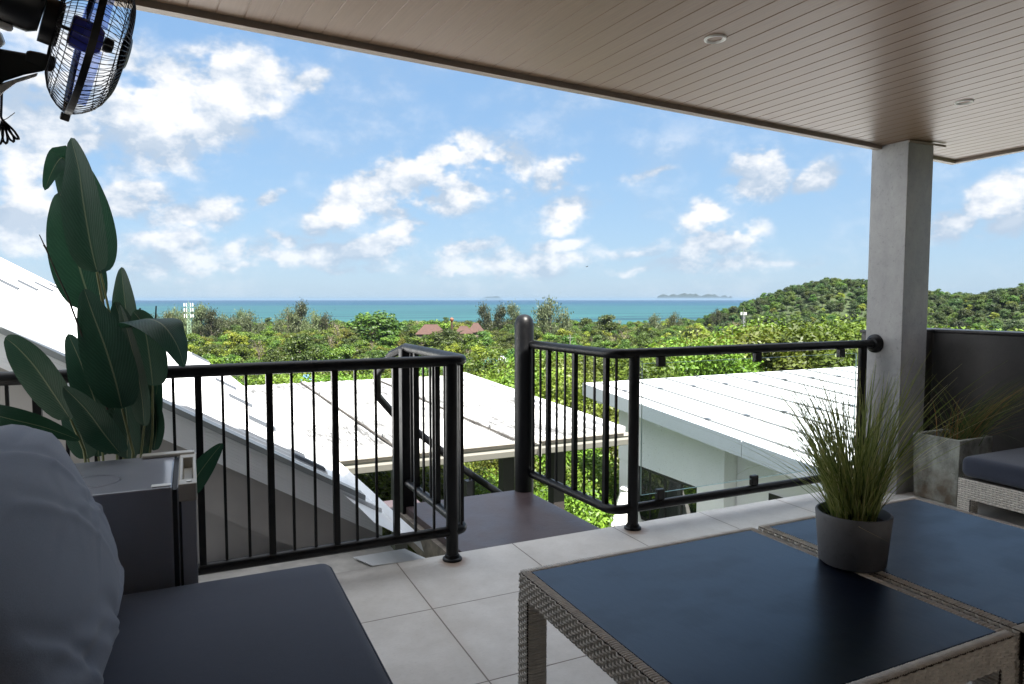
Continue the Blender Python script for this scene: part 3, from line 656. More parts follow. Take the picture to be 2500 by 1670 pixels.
def carport():
    o = thing('carport', 'low flat white streaked metal roof on dark posts beyond the landing', 'carport', (3.6, 12, -6))
    z = -.55
    L = lambda s: (Vector((1.2, 8.35, z)).lerp(Vector((.72, 16.1, z)), s))
    Rr = lambda s: (Vector((5.70, 8.30, z)).lerp(Vector((6.15, 16.0, z)), s))
    mb = MB(); seams = [1.2, 2.44, 4.05, 5.70]; fars = [.72, 2.29, 4.0, 6.15]
    for i in range(3):
        nn = 8
        for k in range(nn):
            a, b = k / nn, (k + 1) / nn
            x0 = seams[i] + (seams[i + 1] - seams[i]) * a; x1 = seams[i] + (seams[i + 1] - seams[i]) * b; X0 = fars[i] + (fars[i + 1] - fars[i]) * a; X1 = fars[i] + (fars[i + 1] - fars[i]) * b
            y0, y1 = 8.36, 16.05; h = .012
            vs = [(x0, y0, z), (x0 * .3 + x1 * .7, y0, z), (x0 * .2 + x1 * .8, y0, z + h), (x1, y0, z), (X0, y1, z + .04), (X0 * .3 + X1 * .7, y1, z + .04), (X0 * .2 + X1 * .8, y1, z + .04 + h), (X1, y1, z + .04)]
            mb.add(vs, [(0, 1, 5, 4), (1, 2, 6, 5), (2, 3, 7, 6)])
    mb.build('roof_sheets', M['roof_old'], o)
    for i in (1, 2):
        s = MB(); a, b = Vector((seams[i], 8.36, z + .005)), Vector((fars[i], 16.05, z + .045)); dx = Vector((.05, 0, 0))
        s.hexa([a - dx, a + dx, b + dx, b - dx], [p + Vector((0, 0, .028)) for p in (a - dx * .8, a + dx * .8, b + dx * .8, b - dx * .8)])
        s.build('seam_cover', M['roof_old'], o)
        s = MB(); dy = Vector((-.075, 0, .012)); s.hexa([a + dy - dx * .3, a + dy + dx * .3, b + dy + dx * .3, b + dy - dx * .3], [p + Vector((0, 0, .012)) for p in (a + dy - dx * .3, a + dy + dx * .3, b + dy + dx * .3, b + dy - dx * .3)]); s.build('seam_gap', M['gap'], o)
        for k in range(4): c = a.lerp(b, .12 + k * .2) + Vector((-.03, 0, .03)); MB().box(c - Vector((.02, .04, 0)), c + Vector((.02, .04, .035))).build('fixing_clip', M['seam'], o)
    # barge cover along the right edge, gutter and fascia along the front
    for dx, w in ((0, .09), (-.28, .05)):
        a, b = Vector((5.70 + dx, 8.36, z)), Vector((6.15 + dx, 16.05, z + .04)); v = Vector((w, 0, 0))
        MB().hexa([a - v, a + v, b + v, b - v], [p + Vector((0, 0, .06)) for p in (a - v, a + v, b + v, b - v)]).build('barge_cover', M['roof'], o)
    MB().box((1.2, 8.27, z - .10), (5.70, 8.352, z + .012)).build('fascia', M['gutter'], o, bevel=.01)
    MB().box((1.2, 8.20, z + .002), (5.70, 8.268, z + .014)).build('gutter_lip', M['gutter'], o)
    g = MB(); prof = [(8.262, z - .005), (8.262, z - .15), (8.20, z - .175), (8.13, z - .15), (8.095, z - .07), (8.09, z - .015), (8.075, z - .01)]
    vs = [(x, yy, zz) for x in (1.35, 5.80) for (yy, zz) in prof]; m = len(prof)
    g.add(vs, [(i, i + 1, m + i + 1, m + i) for i in range(m - 1)] + [tuple(range(m, 2 * m))]); g.build('gutter', M['gutter'], o)
    s = MB(); s.box((4.20, 8.065, z - .17), (4.24, 8.262, z - .0)); s.build('gutter_bracket', M['gutter'], o)
    for a_, b_ in ((8.45, 8.55), (15.6, 15.7)): MB().box((1.3, a_, z - .22), (5.75, b_, z - .03)).build('beam', M['post'], o)
    for (x, y) in ((4.19, 9.1), (4.86, 8.78), (2.55, 9.1), (1.3, 9.0), (1.2, 15.6), (5.6, 15.6)): MB().box((x - .09, y - .09, -7.2), (x + .09, y + .09, z - .06)).build('post', M['post'], o)
carport()
def house():
    o = thing('house', 'white house on the right under a pale shed roof, seen through the glass panel', 'house', (12, 10, -7))
    X0, Y1, Z1 = 8.293, 13.678, -.583; zr = lambda y: Z1 - (Y1 - y) * .0758
    Y0 = 5.4; X1 = 19.5
    mb = MB(); mb.hexa([(X0, Y0, zr(Y0) - .05), (X1, Y0, zr(Y0) - .05), (X1, Y1, zr(Y1) - .05), (X0, Y1, zr(Y1) - .05)], [(X0, Y0, zr(Y0)), (X1, Y0, zr(Y0)), (X1, Y1, zr(Y1)), (X0, Y1, zr(Y1))])
    rf = mb.build('roof', M['roof'], o)
    sm = MB(); x = X0 + .42
    while x < X1:
        sm.hexa([(x - .02, Y0, zr(Y0) + .001), (x + .02, Y0, zr(Y0) + .001), (x + .02, Y1, zr(Y1) + .001), (x - .02, Y1, zr(Y1) + .001)], [(x - .012, Y0, zr(Y0) + .03), (x + .012, Y0, zr(Y0) + .03), (x + .012, Y1, zr(Y1) + .03), (x - .012, Y1, zr(Y1) + .03)])
        for y in (12.6, 9.9, 7.2): MB().box((x - .03, y - .06, zr(y) + .012), (x + .03, y + .06, zr(y) + .045)).build('snow_guard', M['clip'], o)
        x += .97
    sm.build('standing_seam', M['seam'], o)
    for a, b in ((Y0, 8.55), (8.57, Y1)):
        MB().hexa([(X0 - .03, a, zr(a) - .27), (X0 - .004, a, zr(a) - .27), (X0 - .004, b, zr(b) - .27), (X0 - .03, b, zr(b) - .27)], [(X0 - .03, a, zr(a) + .02), (X0 - .004, a, zr(a) + .02), (X0 - .004, b, zr(b) + .02), (X0 - .03, b, zr(b) + .02)]).build('fascia', M['fascia'], o)
    MB().box((X0, Y1 + .002, Z1 - .25), (X1, Y1 + .03, Z1 + .015)).build('fascia', M['fascia'], o)
    W = X0 + .5
    wl = MB()
    def wallbox(xa, ya, yb, za, zb=None): wl.hexa([(xa, ya, za), (X1 - .5, ya, za), (X1 - .5, yb, za), (xa, yb, za)], [(xa, ya, (zr(ya) - .06) if zb is None else zb), (X1 - .5, ya, (zr(ya) - .06) if zb is None else zb), (X1 - .5, yb, (zr(yb) - .06) if zb is None else zb), (xa, yb, (zr(yb) - .06) if zb is None else zb)])
    # main volume: upper wall, piers, recessed glazing; nearer volume set back
    wallbox(W, 9.53, 12.95, -2.24); wallbox(W + .02, 9.55, 10.29, -7.4, -2.245); wallbox(W + .02, 12.35, 12.94, -7.4, -2.245); wallbox(W + .16, 10.3, 12.34, -7.4, -2.9 - .55)
    wallbox(W + .30, 5.7, 9.52, -7.4)
    wl.build('wall', M['render_white'], o)
    # strip window under the wall
    wf = MB(); xa = W + .1
    for y in (10.32, 10.84, 11.36, 11.88, 12.32): wf.box((xa - .01, y - .025, -3.44), (xa + .03, y + .025, -2.25))
    wf.box((xa - .012, 10.29, -2.33), (xa + .032, 12.345, -2.25)); wf.box((xa - .012, 10.29, -3.45), (xa + .032, 12.345, -3.38))
    win = wf.build('window', M['frame'], o); MB().box((xa, 10.3, -3.45), (xa + .015, 12.34, -2.26)).build('pane', M['window'], win)
    xb = W + .29
    wf = MB(); wf.box((xb - .02, 7.0, -2.08), (xb + .005, 8.72, -1.99)); wf.box((xb - .02, 8.63, -4.0), (xb + .005, 8.72, -2.08)); wf.box((xb - .02, 7.0, -4.0), (xb + .005, 7.09, -2.08))
    win = wf.build('window', M['frame'], o); MB().box((xb - .012, 7.09, -4.0), (xb - .002, 8.63, -2.08)).build('pane', M['window'], win)
    for y in (13.05, 10.9, 7.75): MB().box((X0 + .02, y - .09, zr(y) - .33), (W + .35, y + .09, zr(y) - .055)).build('roof_bracket', M['render_white'], o)
house()
def cone():
    p = at(1528, 1290, 14.5)
    t0 = at(1528, 1192, 14.5)
    o = thing('cone_cover', 'tapered white cone-shaped cover standing below behind the railing post', 'cover', (p.x, p.y, p.z - 1.2))
    mb = MB(); n = 30; h = t0.z - p.z; base = .62; top = .13
    prof = [(base * (1 + 1.2 / h * .8), -1.2), (base * .75, 0), (.36, h * .4), (.2, h * .8), (top, h)]
    vs = []
    for (r, z) in prof:
        for k in range(n): rr = r * (1 + (.09 if k % 5 == 0 else 0)); a = k * 2 * math.pi / n; vs.append((p.x + rr * math.cos(a) * .8, p.y + rr * math.sin(a) * .8, p.z + z))
    mb.add(vs, [(i * n + k, i * n + (k + 1) % n, (i + 1) * n + (k + 1) % n, (i + 1) * n + k) for i in range(len(prof) - 1) for k in range(n)] + [tuple((len(prof) - 1) * n + k for k in range(n))])
    mb.build('cover_cloth', M['white_pl'], o, True)
    MB().lathe([(.0, .05), (.10, .045), (.135, .01), (.135, 0)], (p.x, p.y, p.z + h), 18).build('cover_cap', M['white_pl'], o, True)
cone()

# ================================================================== FURNITURE
def weave(mb, core, o, u, v, n, W, Hh, row=.0098, per=.0145, amp=.0027):
    """woven strips over doubled uprights on the rectangle o + u*W + v*Hh, facing n"""
    o, u, v, n = Vector(o), Vector(u), Vector(v), Vector(n)
    core.add([o, o + u * W, o + u * W + v * Hh, o + v * Hh], [(0, 1, 2, 3)] if u.cross(v).dot(n) > 0 else [(3, 2, 1, 0)])
    rows = max(1, int(round(Hh / row))); rh = Hh / rows; m = max(4, int(W / per * 4))
    for r in range(rows):
        vs = []; ph = math.pi * r
        for i in range(m + 1):
            s = W * i / m; d = .0035 + amp * math.sin(math.pi * s / per + ph)
            for (hh, dd) in ((.08, -.002), (.28, .0012), (.72, .0012), (.92, -.002)): vs.append(o + u * s + v * ((r + hh) * rh) + n * (d + dd))
        fs = []
        for i in range(m):
            for k in range(3):
                a, b = i * 4 + k, (i + 1) * 4 + k; fs.append((a, b, b + 1, a + 1))
        if u.cross(v).dot(n) < 0: fs = [f[::-1] for f in fs]
        mb.add(vs, fs)
    s = per * .5
    while s < W:
        for ds in (-.0022, .0022):
            c = o + u * (s + ds) + n * .0030
            mb.add([c - u * .002, c + n * .0018 , c + u * .002, c - u * .002 + v * Hh, c + n * .0018 + v * Hh, c + u * .002 + v * Hh], [(0, 1, 4, 3), (1, 2, 5, 4)])
        s += per
def wrap(mb, o, u, w, n, L, Wd, p=.0085, h=.004):
    """cord wound side by side: little half-round ridges lying along w, repeated along u"""
    o, u, w, n = Vector(o), Vector(u), Vector(w), Vector(n); k = int(L / p); p = L / k; up = u.cross(w).dot(n) > 0
    for i in range(k):
        vs = []
        jit = random.uniform(-.0006, .0006); hh = h * random.uniform(.85, 1.1)
        for e in (0, .12, .88, 1):
            lift = -h * .9 if e in (0, 1) else 0
            for (a, b) in ((.0, 0), (.2, .75), (.5, 1), (.8, .75), (1, 0)): vs.append(o + u * ((i + a) * p + jit) + w * (Wd * e) + n * (b * hh + lift))
        fs = []
        for e in range(3):
            for q in range(4):
                a = e * 5 + q; f = (a, a + 1, a + 6, a + 5); fs.append(f if up else f[::-1])
        mb.add(vs, fs)
def wicker_table(x0, y0, x1, y1, zt, label):
    o = thing('coffee_table', label, 'table', ((x0 + x1) / 2, (y0 + y1) / 2, 0), 'slate-topped wicker tables')
    X, Y, Z = Vector((1, 0, 0)), Vector((0, 1, 0)), Vector((0, 0, 1)); lw = .06; ah = .075; tb = .026
    top = MB(); core = MB()
    zt2 = zt - .004
    # wound top rim
    wrap(top, (x0, y1 - tb, zt2), X, Y, Z, x1 - x0, tb); wrap(top, (x0, y0, zt2), X, Y, Z, x1 - x0, tb)
    wrap(top, (x0, y0 + tb, zt2), Y, X, Z, y1 - y0 - 2 * tb, tb); wrap(top, (x1 - tb, y0 + tb, zt2), Y, X, Z, y1 - y0 - 2 * tb, tb)
    top.build('rim', M['wicker'], o, True, sharp=70)
    ap = MB(); i = .006
    weave(ap, core, (x0 + i, y0, zt - ah), X * 1, Z, -Y, x1 - x0 - 2 * i, ah - .006); weave(ap, core, (x0 + i, y1, zt - ah), X, Z, Y, x1 - x0 - 2 * i, ah - .006)
    weave(ap, core, (x0, y0 + i, zt - ah), Y, Z, -X, y1 - y0 - 2 * i, ah - .006); weave(ap, core, (x1, y0 + i, zt - ah), Y, Z, X, y1 - y0 - 2 * i, ah - .006)
    a = ap.build('apron', M['wicker'], o, True, sharp=70)
    core.box((x0 + .012, y0 + .012, zt - ah), (x1 - .012, y0 + .05, zt - .012)).box((x0 + .012, y1 - .05, zt - ah), (x1 - .012, y1 - .012, zt - .012)).box((x0 + .012, y0 + .05, zt - ah), (x0 + .05, y1 - .05, zt - .012)).box((x1 - .05, y0 + .05, zt - ah), (x1 - .012, y1 - .05, zt - .012))
    core.build('core', M['wicker_dark'], a)
    for cx, sx in ((x0, 1), (x1, -1)):
        for cy, sy in ((y0, 1), (y1, -1)):
            lg = MB(); lc = MB()
            weave(lg, lc, (cx, cy + (0 if sy > 0 else -lw) + .003, 0.01), Y, Z, X * -sx, lw - .006, zt - ah - .01); weave(lg, lc, (cx + (0 if sx > 0 else -lw) + .003, cy, 0.01), X, Z, Y * -sy, lw - .006, zt - ah - .01)
            wrap(lg, (cx + sx * lw, cy + (0 if sy > 0 else -lw), .005), Z, Y, X * sx, zt - ah, lw); wrap(lg, (cx + (0 if sx > 0 else -lw), cy + sy * lw, .005), Z, X, Y * sy, zt - ah, lw)
            l = lg.build('leg', M['wicker'], o, True, sharp=70)
            lc.box((min(cx + sx * .002, cx + sx * (lw - .002)), min(cy + sy * .002, cy + sy * (lw - .002)), 0), (max(cx + sx * .002, cx + sx * (lw - .002)), max(cy + sy * .002, cy + sy * (lw - .002)), zt - ah)); lc.build('core', M['wicker_dark'], l)
    MB().box((x0 + tb + .001, y0 + tb + .001, zt - .014), (x1 - tb - .001, y1 - tb - .001, zt - .002)).build('slate_top', M['slate'], o, bevel=.0015)
TZ = .6
wicker_table(.862, .925, 1.770, 1.780, TZ, 'nearer cream wicker table with dark slate top, most of its left legs in view')
wicker_table(1.803, .925, 2.640, 1.780, TZ, 'cream wicker table with dark slate top, farther right, next to the planter')

def wrinkle(o, f):
    me = o.data; n = len(me.vertices); co_ = np.empty(n * 3); me.vertices.foreach_get('co', co_); no = np.empty(n * 3); me.vertices.foreach_get('normal', no)
    co_ = co_.reshape(-1, 3); no = no.reshape(-1, 3); me.vertices.foreach_set('co', (co_ + no * f(co_)[:, None]).ravel()); me.update()
def sofa():
    o = thing('sofa', 'charcoal cushioned sofa at the lower left with a big slate grey back cushion', 'sofa', (-.15, 1.8, 0))
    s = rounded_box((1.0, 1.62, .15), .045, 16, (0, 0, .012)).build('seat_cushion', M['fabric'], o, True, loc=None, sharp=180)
    s.data.transform(Matrix.Translation((-.055, 1.70, .372)))
    pip = MB(); a, b, c0, c1, q = -.543, .433, .902, 2.498, .05
    loop = [(a, c0 + q), (a, c1 - q)] + [(a + q - q * math.cos(R(t)), c1 - q + q * math.sin(R(t))) for t in (30, 60, 90)] + [(b - q + q * math.sin(R(t)), c1 - q + q * math.cos(R(t))) for t in (0, 30, 60, 90)] + [(b, c0 + q)]
    pip.tube([(x, y, .4345) for x, y in loop], .0028, 8); pip.build('piping', M['fabric'], s, True)
    # frame
    fr = MB(); core = MB(); X, Y, Z = Vector((1, 0, 0)), Vector((0, 1, 0)), Vector((0, 0, 1))
    weave(fr, core, (.44, .9, .14), Y, Z, X, 1.6, .14); weave(fr, core, (-.8, 2.5, .14), X, Z, Y, 1.24, .14)
    core.box((-.8, .9, .14), (.435, 2.495, .292)); f = fr.build('frame', M['wicker'], o, True, sharp=70); core.build('core', M['wicker_dark'], f)
    for x in (-.77, .41):
        for y in (.93, 2.47): MB().box((x - .03, y - .03, 0), (x + .03, y + .03, .14)).build('leg', M['wicker'], o)
    MB().box((-.84, .9, .29), (-.78, 2.5, .80)).build('back_panel', M['wicker'], o, bevel=.01)
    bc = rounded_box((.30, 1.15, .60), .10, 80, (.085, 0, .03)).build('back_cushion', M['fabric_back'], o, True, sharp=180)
    T = Matrix.Translation((-.438, 1.87, .735)) @ Matrix.Rotation(R(-21), 4, 'Y')
    def f(c):
        y, z = c[:, 1], c[:, 2]
        face = np.clip((c[:, 0] + .02) / .12, 0, 1)
        w = np.zeros(len(c))
        rs = np.random.RandomState(5)
        for k in range(16):
            y0, z0 = rs.uniform(-.5, .57), rs.uniform(-.28, .28); a = rs.uniform(.15, .75) * (1 if z0 > -.05 else .6); L = rs.uniform(.18, .42); wd = rs.uniform(.013, .026); am = rs.uniform(.004, .0085)
            du = (y - y0) * math.cos(a) - (z - z0) * math.sin(a); dv = (y - y0) * math.sin(a) + (z - z0) * math.cos(a)
            dv = dv + .35 * du * du / L
            w += am * np.exp(-(du / L) ** 2) * (np.exp(-(dv / wd) ** 2) - .8 * np.exp(-((dv - wd * 1.9) / (wd * 1.3)) ** 2))
        w += .003 * np.sin(z * 21 + y * 6 + 2 * np.sin(y * 5)) * np.clip((.36 + z * 1.2), 0, 1)
        return w * face * np.clip((.58 - np.abs(y)) / .12, 0, 1) * np.clip((.31 - np.abs(z)) / .06, .25, 1)
    bc.data.update(); wrinkle(bc, f); bc.data.transform(T); bc.data.update()
sofa()
def lounge():
    o = thing('lounge_seat', 'low cream wicker seat with charcoal cushion at the right edge', 'seat', (4.95, 2.1, 0))
    X, Y, Z = Vector((1, 0, 0)), Vector((0, 1, 0)), Vector((0, 0, 1)); x0, x1, y0, y1 = 4.49, 5.35, 1.75, 2.72
    fr = MB(); core = MB()
    weave(fr, core, (x0, y0, .115), Y, Z, -X, y1 - y0, .13, .0145, .021); weave(fr, core, (x0, y1, .115), X, Z, Y, x1 - x0, .13, .0145, .021); weave(fr, core, (x0, y0, .115), X, Z, -Y, x1 - x0, .13, .0145, .021)
    core.box((x0 + .004, y0 + .004, .115), (x1, y1 - .004, .243)); f = fr.build('frame', M['wicker'], o, True, sharp=70); core.build('core', M['wicker_dark'], f)
    for x in (x0, x1 - .075):
        for y in (y0, y1 - .075):
            lg = MB(); lc = MB(); weave(lg, lc, (x, y, 0.003), Y, Z, -X, .075, .112, .0145, .021); weave(lg, lc, (x, y, .003), X, Z, -Y, .075, .112, .0145, .021); lc.box((x + .003, y + .003, 0), (x + .075, y + .075, .115))
            l = lg.build('leg', M['wicker'], o, True, sharp=70); lc.build('core', M['wicker_dark'], l)
    s = rounded_box((x1 - x0, y1 - y0, .135), .045, 12, (0, 0, .008)).build('cushion', M['fabric'], o, True, sharp=180); s.data.transform(Matrix.Translation(((x0 + x1) / 2, (y0 + y1) / 2, .32)))
lounge()
def fridge():
    o = thing('mini_fridge', 'small grey refrigerator behind the sofa with beige door handle trim and dark gasket', 'fridge', (-.27, 2.8, 0))
    h = .77; y0, y1 = 2.53, 3.06
    MB().box((-.56, y0, .03), (-.072, y1, h)).build('body', M['fridge'], o, bevel=.006)
    ring = MB().lathe([(.085, .0006), (.089, .0012), (.094, .0006)], (-.33, 2.72, h), 40).build('ring_mark', M['ring'], o)
    MB().box((-.071, y0 + .006, .035), (-.058, y1 - .006, h - .012)).box((-.053, y0 + .004, .035), (-.046, y1 - .004, h - .01)).build('gasket', M['gasket'], o)
    d = MB().box((-.0575, y0 + .005, .035), (-.0535, y1 - .005, h - .006)).box((-.045, y0, .035), (.0, y1, h - .055)).build('door', M['fridge_door'], o, bevel=.007)
    hd = MB(); zt = h + .006
    hd.box((-.0535, y0 - .001, h - .054), (.004, y0 + .07, zt)).box((-.0535, y1 - .10, h - .054), (.004, y1 + .001, zt)).box((-.0535, y0 + .07, h - .054), (-.041, y1 - .10, zt)).box((-.008, y0 + .07, h - .054), (.004, y1 - .10, zt)).box((-.041, y0 + .07, h - .054), (-.008, y1 - .10, h - .035))
    hd.build('handle', M['fridge_trim'], d, bevel=.004)
    MB().box((-.19, y1 - .045, h + .001), (-.0, y1 + .005, h + .014)).build('hinge_cover', M['fridge_trim'], o, bevel=.005)
    MB().box((-.135, y0 + .012, h + .0005), (-.075, y0 + .045, h + .004)).build('hinge_plug', M['white_pl'], o, bevel=.0015)
    MB().tube([(-.02, y0 + .03, h + .006), (-.02, y0 + .03, h + .009)], .009, 14).build('hinge_pin', M['white_pl'], o)
    for x in (-.5, -.12):
        for y in (y0 + .05, y1 - .05): MB().tube([(x, y, 0), (x, y, .03)], .018, 12).build('foot', M['gasket'], o)
fridge()
def fan():
    hub = at(213, 90, 1.8); D = 1.8
    v = (hub - EYE).normalized()
    ax = (RT * math.cos(R(22.5)) - UP * math.sin(R(22.5))); ax = (ax - v * ax.dot(v) + v * .05).normalized()     # the way the fan blows
    e1 = ax.cross(v).normalized(); e2 = ax.cross(e1).normalized()
    if e1.dot(UP) > 0: e1 = -e1                                                  # e1 points down the picture
    o = thing('wall_fan', 'black wall-mounted fan with clear blue blades at the top left', 'fan', hub - ax * .25)
    Rr = .206
    P = lambda a, r, h: hub + (e1 * math.cos(a) + e2 * math.sin(a)) * r + ax * h
    def wires(h_of, n, r0, name):
        mb = MB()
        for k in range(n):
            a = 2 * math.pi * k / n
            pts = [P(a + .05 * (1 - t), r0 + (Rr - r0) * t, h_of(t)) for t in (0, .25, .5, .7, .84, .93, .98, 1.0)]
            mb.tube(pts, .00105, 4, False)
        for t in (.45, .8):
            n2 = 48; mb.tube([P(2 * math.pi * k / n2, r0 + (Rr - r0) * t, h_of(t)) for k in range(n2 + 1)], .0012, 4, False)
        return mb.build(name, M['black'], o)
    wires(lambda t: .006 + .082 * max(0, 1 - t ** 3.2) ** .75, 76, .045, 'front_guard')
    wires(lambda t: -.006 - .066 * max(0, 1 - t ** 3.2) ** .75, 76, .05, 'rear_guard')
    rg = MB(); n = 64
    for (ri, h0, h1) in ((Rr, -.008, .008),):
        vs = []
        for k in range(n):
            a = 2 * math.pi * k / n
            for (r, h) in ((ri - .004, h0), (ri + .004, h0), (ri + .004, h1), (ri - .004, h1)): vs.append(P(a, r, h))
        rg.add(vs, [(k * 4 + j, ((k + 1) % n) * 4 + j, ((k + 1) % n) * 4 + (j + 1) % 4, k * 4 + (j + 1) % 4) for k in range(n) for j in range(4)])
    rg.build('guard_ring', M['black'], o)
    F = Matrix.Translation(hub) @ Matrix((( e1.x, e2.x, ax.x, 0), (e1.y, e2.y, ax.y, 0), (e1.z, e2.z, ax.z, 0), (0, 0, 0, 1)))
    MB().box((Rr + .002, -.012, -.012), (Rr + .022, .012, .010), F).build('guard_clip', M['black'], o, bevel=.003)
    MB().lathe([(.0, .102), (.040, .098), (.053, .088), (.053, .082)], M=F, n=32).build('badge', M['black'], o, True)
    MB().lathe([(.0, -.060), (.055, -.060), (.058, -.072), (.058, -.10), (.0, -.10)], M=F, n=32).build('guard_nut', M['black'], o, True)
    MB().tube([hub - ax * .07, hub + ax * .04], .005, 10).build('shaft', M['black'], o)
    MB().lathe([(.0, .062), (.016, .060), (.020, .048), (.019, .038), (.0, .036)], M=F, n=20).build('spinner', M['black'], o, True)
    MB().lathe([(.0, .036), (.03, .034), (.040, .02), (.042, -.035), (.036, -.04), (.0, -.03)], M=F, n=28).build('hub', M['hub'], o, True)
    for k in range(3):
        vs = []; nt, ns = 9, 6
        for i in range(nt + 1):
            t = i / nt; r = .036 + (.185 - .036) * t; w = .055 + .075 * math.sin(math.pi * min(1, t * .95) ** .8)
            if t > .85: w *= 1 - ((t - .85) / .15) ** 2 * .45
            for j in range(ns + 1):
                s = j / ns - .5; a = k * 2 * math.pi / 3 + R(8) + s * w / r * (1 - .2 * t) + .25 * t
                vs.append(P(a, r, s * .055 * (1 - .25 * t) + .010 * (s * s * 4)))
        b = MB().add(vs, [(i * (ns + 1) + j, i * (ns + 1) + j + 1, (i + 1) * (ns + 1) + j + 1, (i + 1) * (ns + 1) + j) for i in range(nt) for j in range(ns)]).build('blade', M['blade'], o, True)
        md = b.modifiers.new('thickness', 'SOLIDIFY'); md.thickness = .002
    # motor housing: rounded barrel behind the guard
    prof = [(.0, -.335), (.05, -.333), (.072, -.318), (.080, -.285), (.083, -.20), (.082, -.125), (.070, -.104), (.0, -.10)]
    MB().lathe(prof, M=F @ Matrix.Translation((-.035, 0, 0)) @ Matrix.Diagonal((1.0, .95, 1, 1)), n=32).build('motor_housing', M['black'], o, True, sharp=50)
    MB().box((.043, -.03, -.30), (.062, .03, -.15), F).build('motor_underside', M['white_pl'], o, bevel=.012)
    dn = Vector((0, 0, -1)); lf = -RT
    a0 = hub - ax * .135 + e1 * .115
    def slab(pts, w, nm, mat, bev=.006):
        mb = MB(); k = len(pts); vs = [p - v * w for p in pts] + [p + v * w for p in pts]
        mb.add(vs, [tuple(range(k)), tuple(range(2 * k - 1, k - 1, -1))] + [(i, k + i, k + (i + 1) % k, (i + 1) % k) for i in range(k)]); return mb.build(nm, mat, o, bevel=bev, seg=2)
    px = lambda x, y: at(x, y, D)
    slab([px(66, 122), px(98, 128), px(138, 140), px(134, 168), px(124, 176), px(60, 150)], .030, 'tilt_joint', M['black'])
    slab([px(-60, 108), px(0, 119), px(62, 130), px(118, 150), px(112, 172), px(60, 182), px(10, 198), px(-8, 215), px(-60, 215)], .028, 'neck', M['black'])
    slab([px(14, 200), px(58, 187), px(92, 178), px(90, 186), px(40, 202), px(10, 224), px(-4, 240), px(-30, 240), px(-30, 215)], .022, 'neck_underside', M['white_pl'], .003)
    slab([px(-90, 40), px(2, 80), px(12, 106), px(-2, 118), px(-90, 118)], .03, 'wall_bracket', M['white_pl'], .004)
    cb = MB()
    cb.tube([px(4, 225), px(3, 255), px(2, 285), px(8, 298)], .0032, 8)
    for (dx, dy) in ((8, 0), (26, -4), (38, -10), (-8, 2)):
        pts = []
        for k in range(15):
            t = k / 14; s = math.sin(math.pi * t); q = math.sin(2 * math.pi * t)
            pts.append(px(6 + dx * s + 6 * q, 292 + (58 + dy) * s * (1 if True else 0), ) + v * random.uniform(-.004, .004))
        cb.tube(pts, .003, 8, False)
    cb.build('cable', M['black'], o, True)
    MB().tube([px(-2, 296), px(16, 290), px(36, 275)], .0011, 6).build('cable_tie', M['white_pl'], o)
fan()

# ================================================================== POTTED PLANTS
def add_uv(o, uvs):
    l = o.data.uv_layers.new(name='UVMap'); idx = np.empty(len(o.data.loops), int); o.data.loops.foreach_get('vertex_index', idx)
    l.data.foreach_set('uv', np.array(uvs)[idx].ravel())
def leaf(parent, path, hw, normal=None, fold=.16, roll=0, wave=.0, n=22, m=8, shape=.75):
    """leaf blade along a base-to-tip path of 3D points, half width hw metres"""
    path = [Vector(p) for p in path]; hw *= .92
    def P(t):
        k = t * (len(path) - 1); i = min(int(k), len(path) - 2); f = k - i
        p0, p1, p2, p3 = path[max(i - 1, 0)], path[i], path[i + 1], path[min(i + 2, len(path) - 1)]
        return .5 * ((2 * p1) + (p2 - p0) * f + (2 * p0 - 5 * p1 + 4 * p2 - p3) * f * f + (3 * p1 - p0 - 3 * p2 + p3) * f ** 3)
    if normal is None: normal = -FW
    vs, uv = [], []
    for i in range(n + 1):
        t = i / n; c = P(t); tg = (P(min(1, t + .02)) - P(max(0, t - .02))).normalized()
        nn = (Matrix.Rotation(R(roll), 3, tg) @ (normal - tg * normal.dot(tg)).normalized()); side = tg.cross(nn).normalized()
        w = hw * (math.sin(math.pi * min(1, t ** shape + .0)) ** .62) * (1 - .25 * t * t) * 1.06 + .0006
        if t > .97: w *= .5
        for j in range(m + 1):
            s = j / m * 2 - 1
            vs.append(c + side * s * w + nn * (fold * w * abs(s) - .35 * fold * w * s * s + wave * w * math.sin(t * 9 + s * 2))); uv.append((j / m, t))
    fs = [(i * (m + 1) + j, i * (m + 1) + j + 1, (i + 1) * (m + 1) + j + 1, (i + 1) * (m + 1) + j) for i in range(n) for j in range(m)]
    o = MB().add(vs, fs).build('leaf', M['leaf'], parent, True, sharp=180); add_uv(o, uv); return o
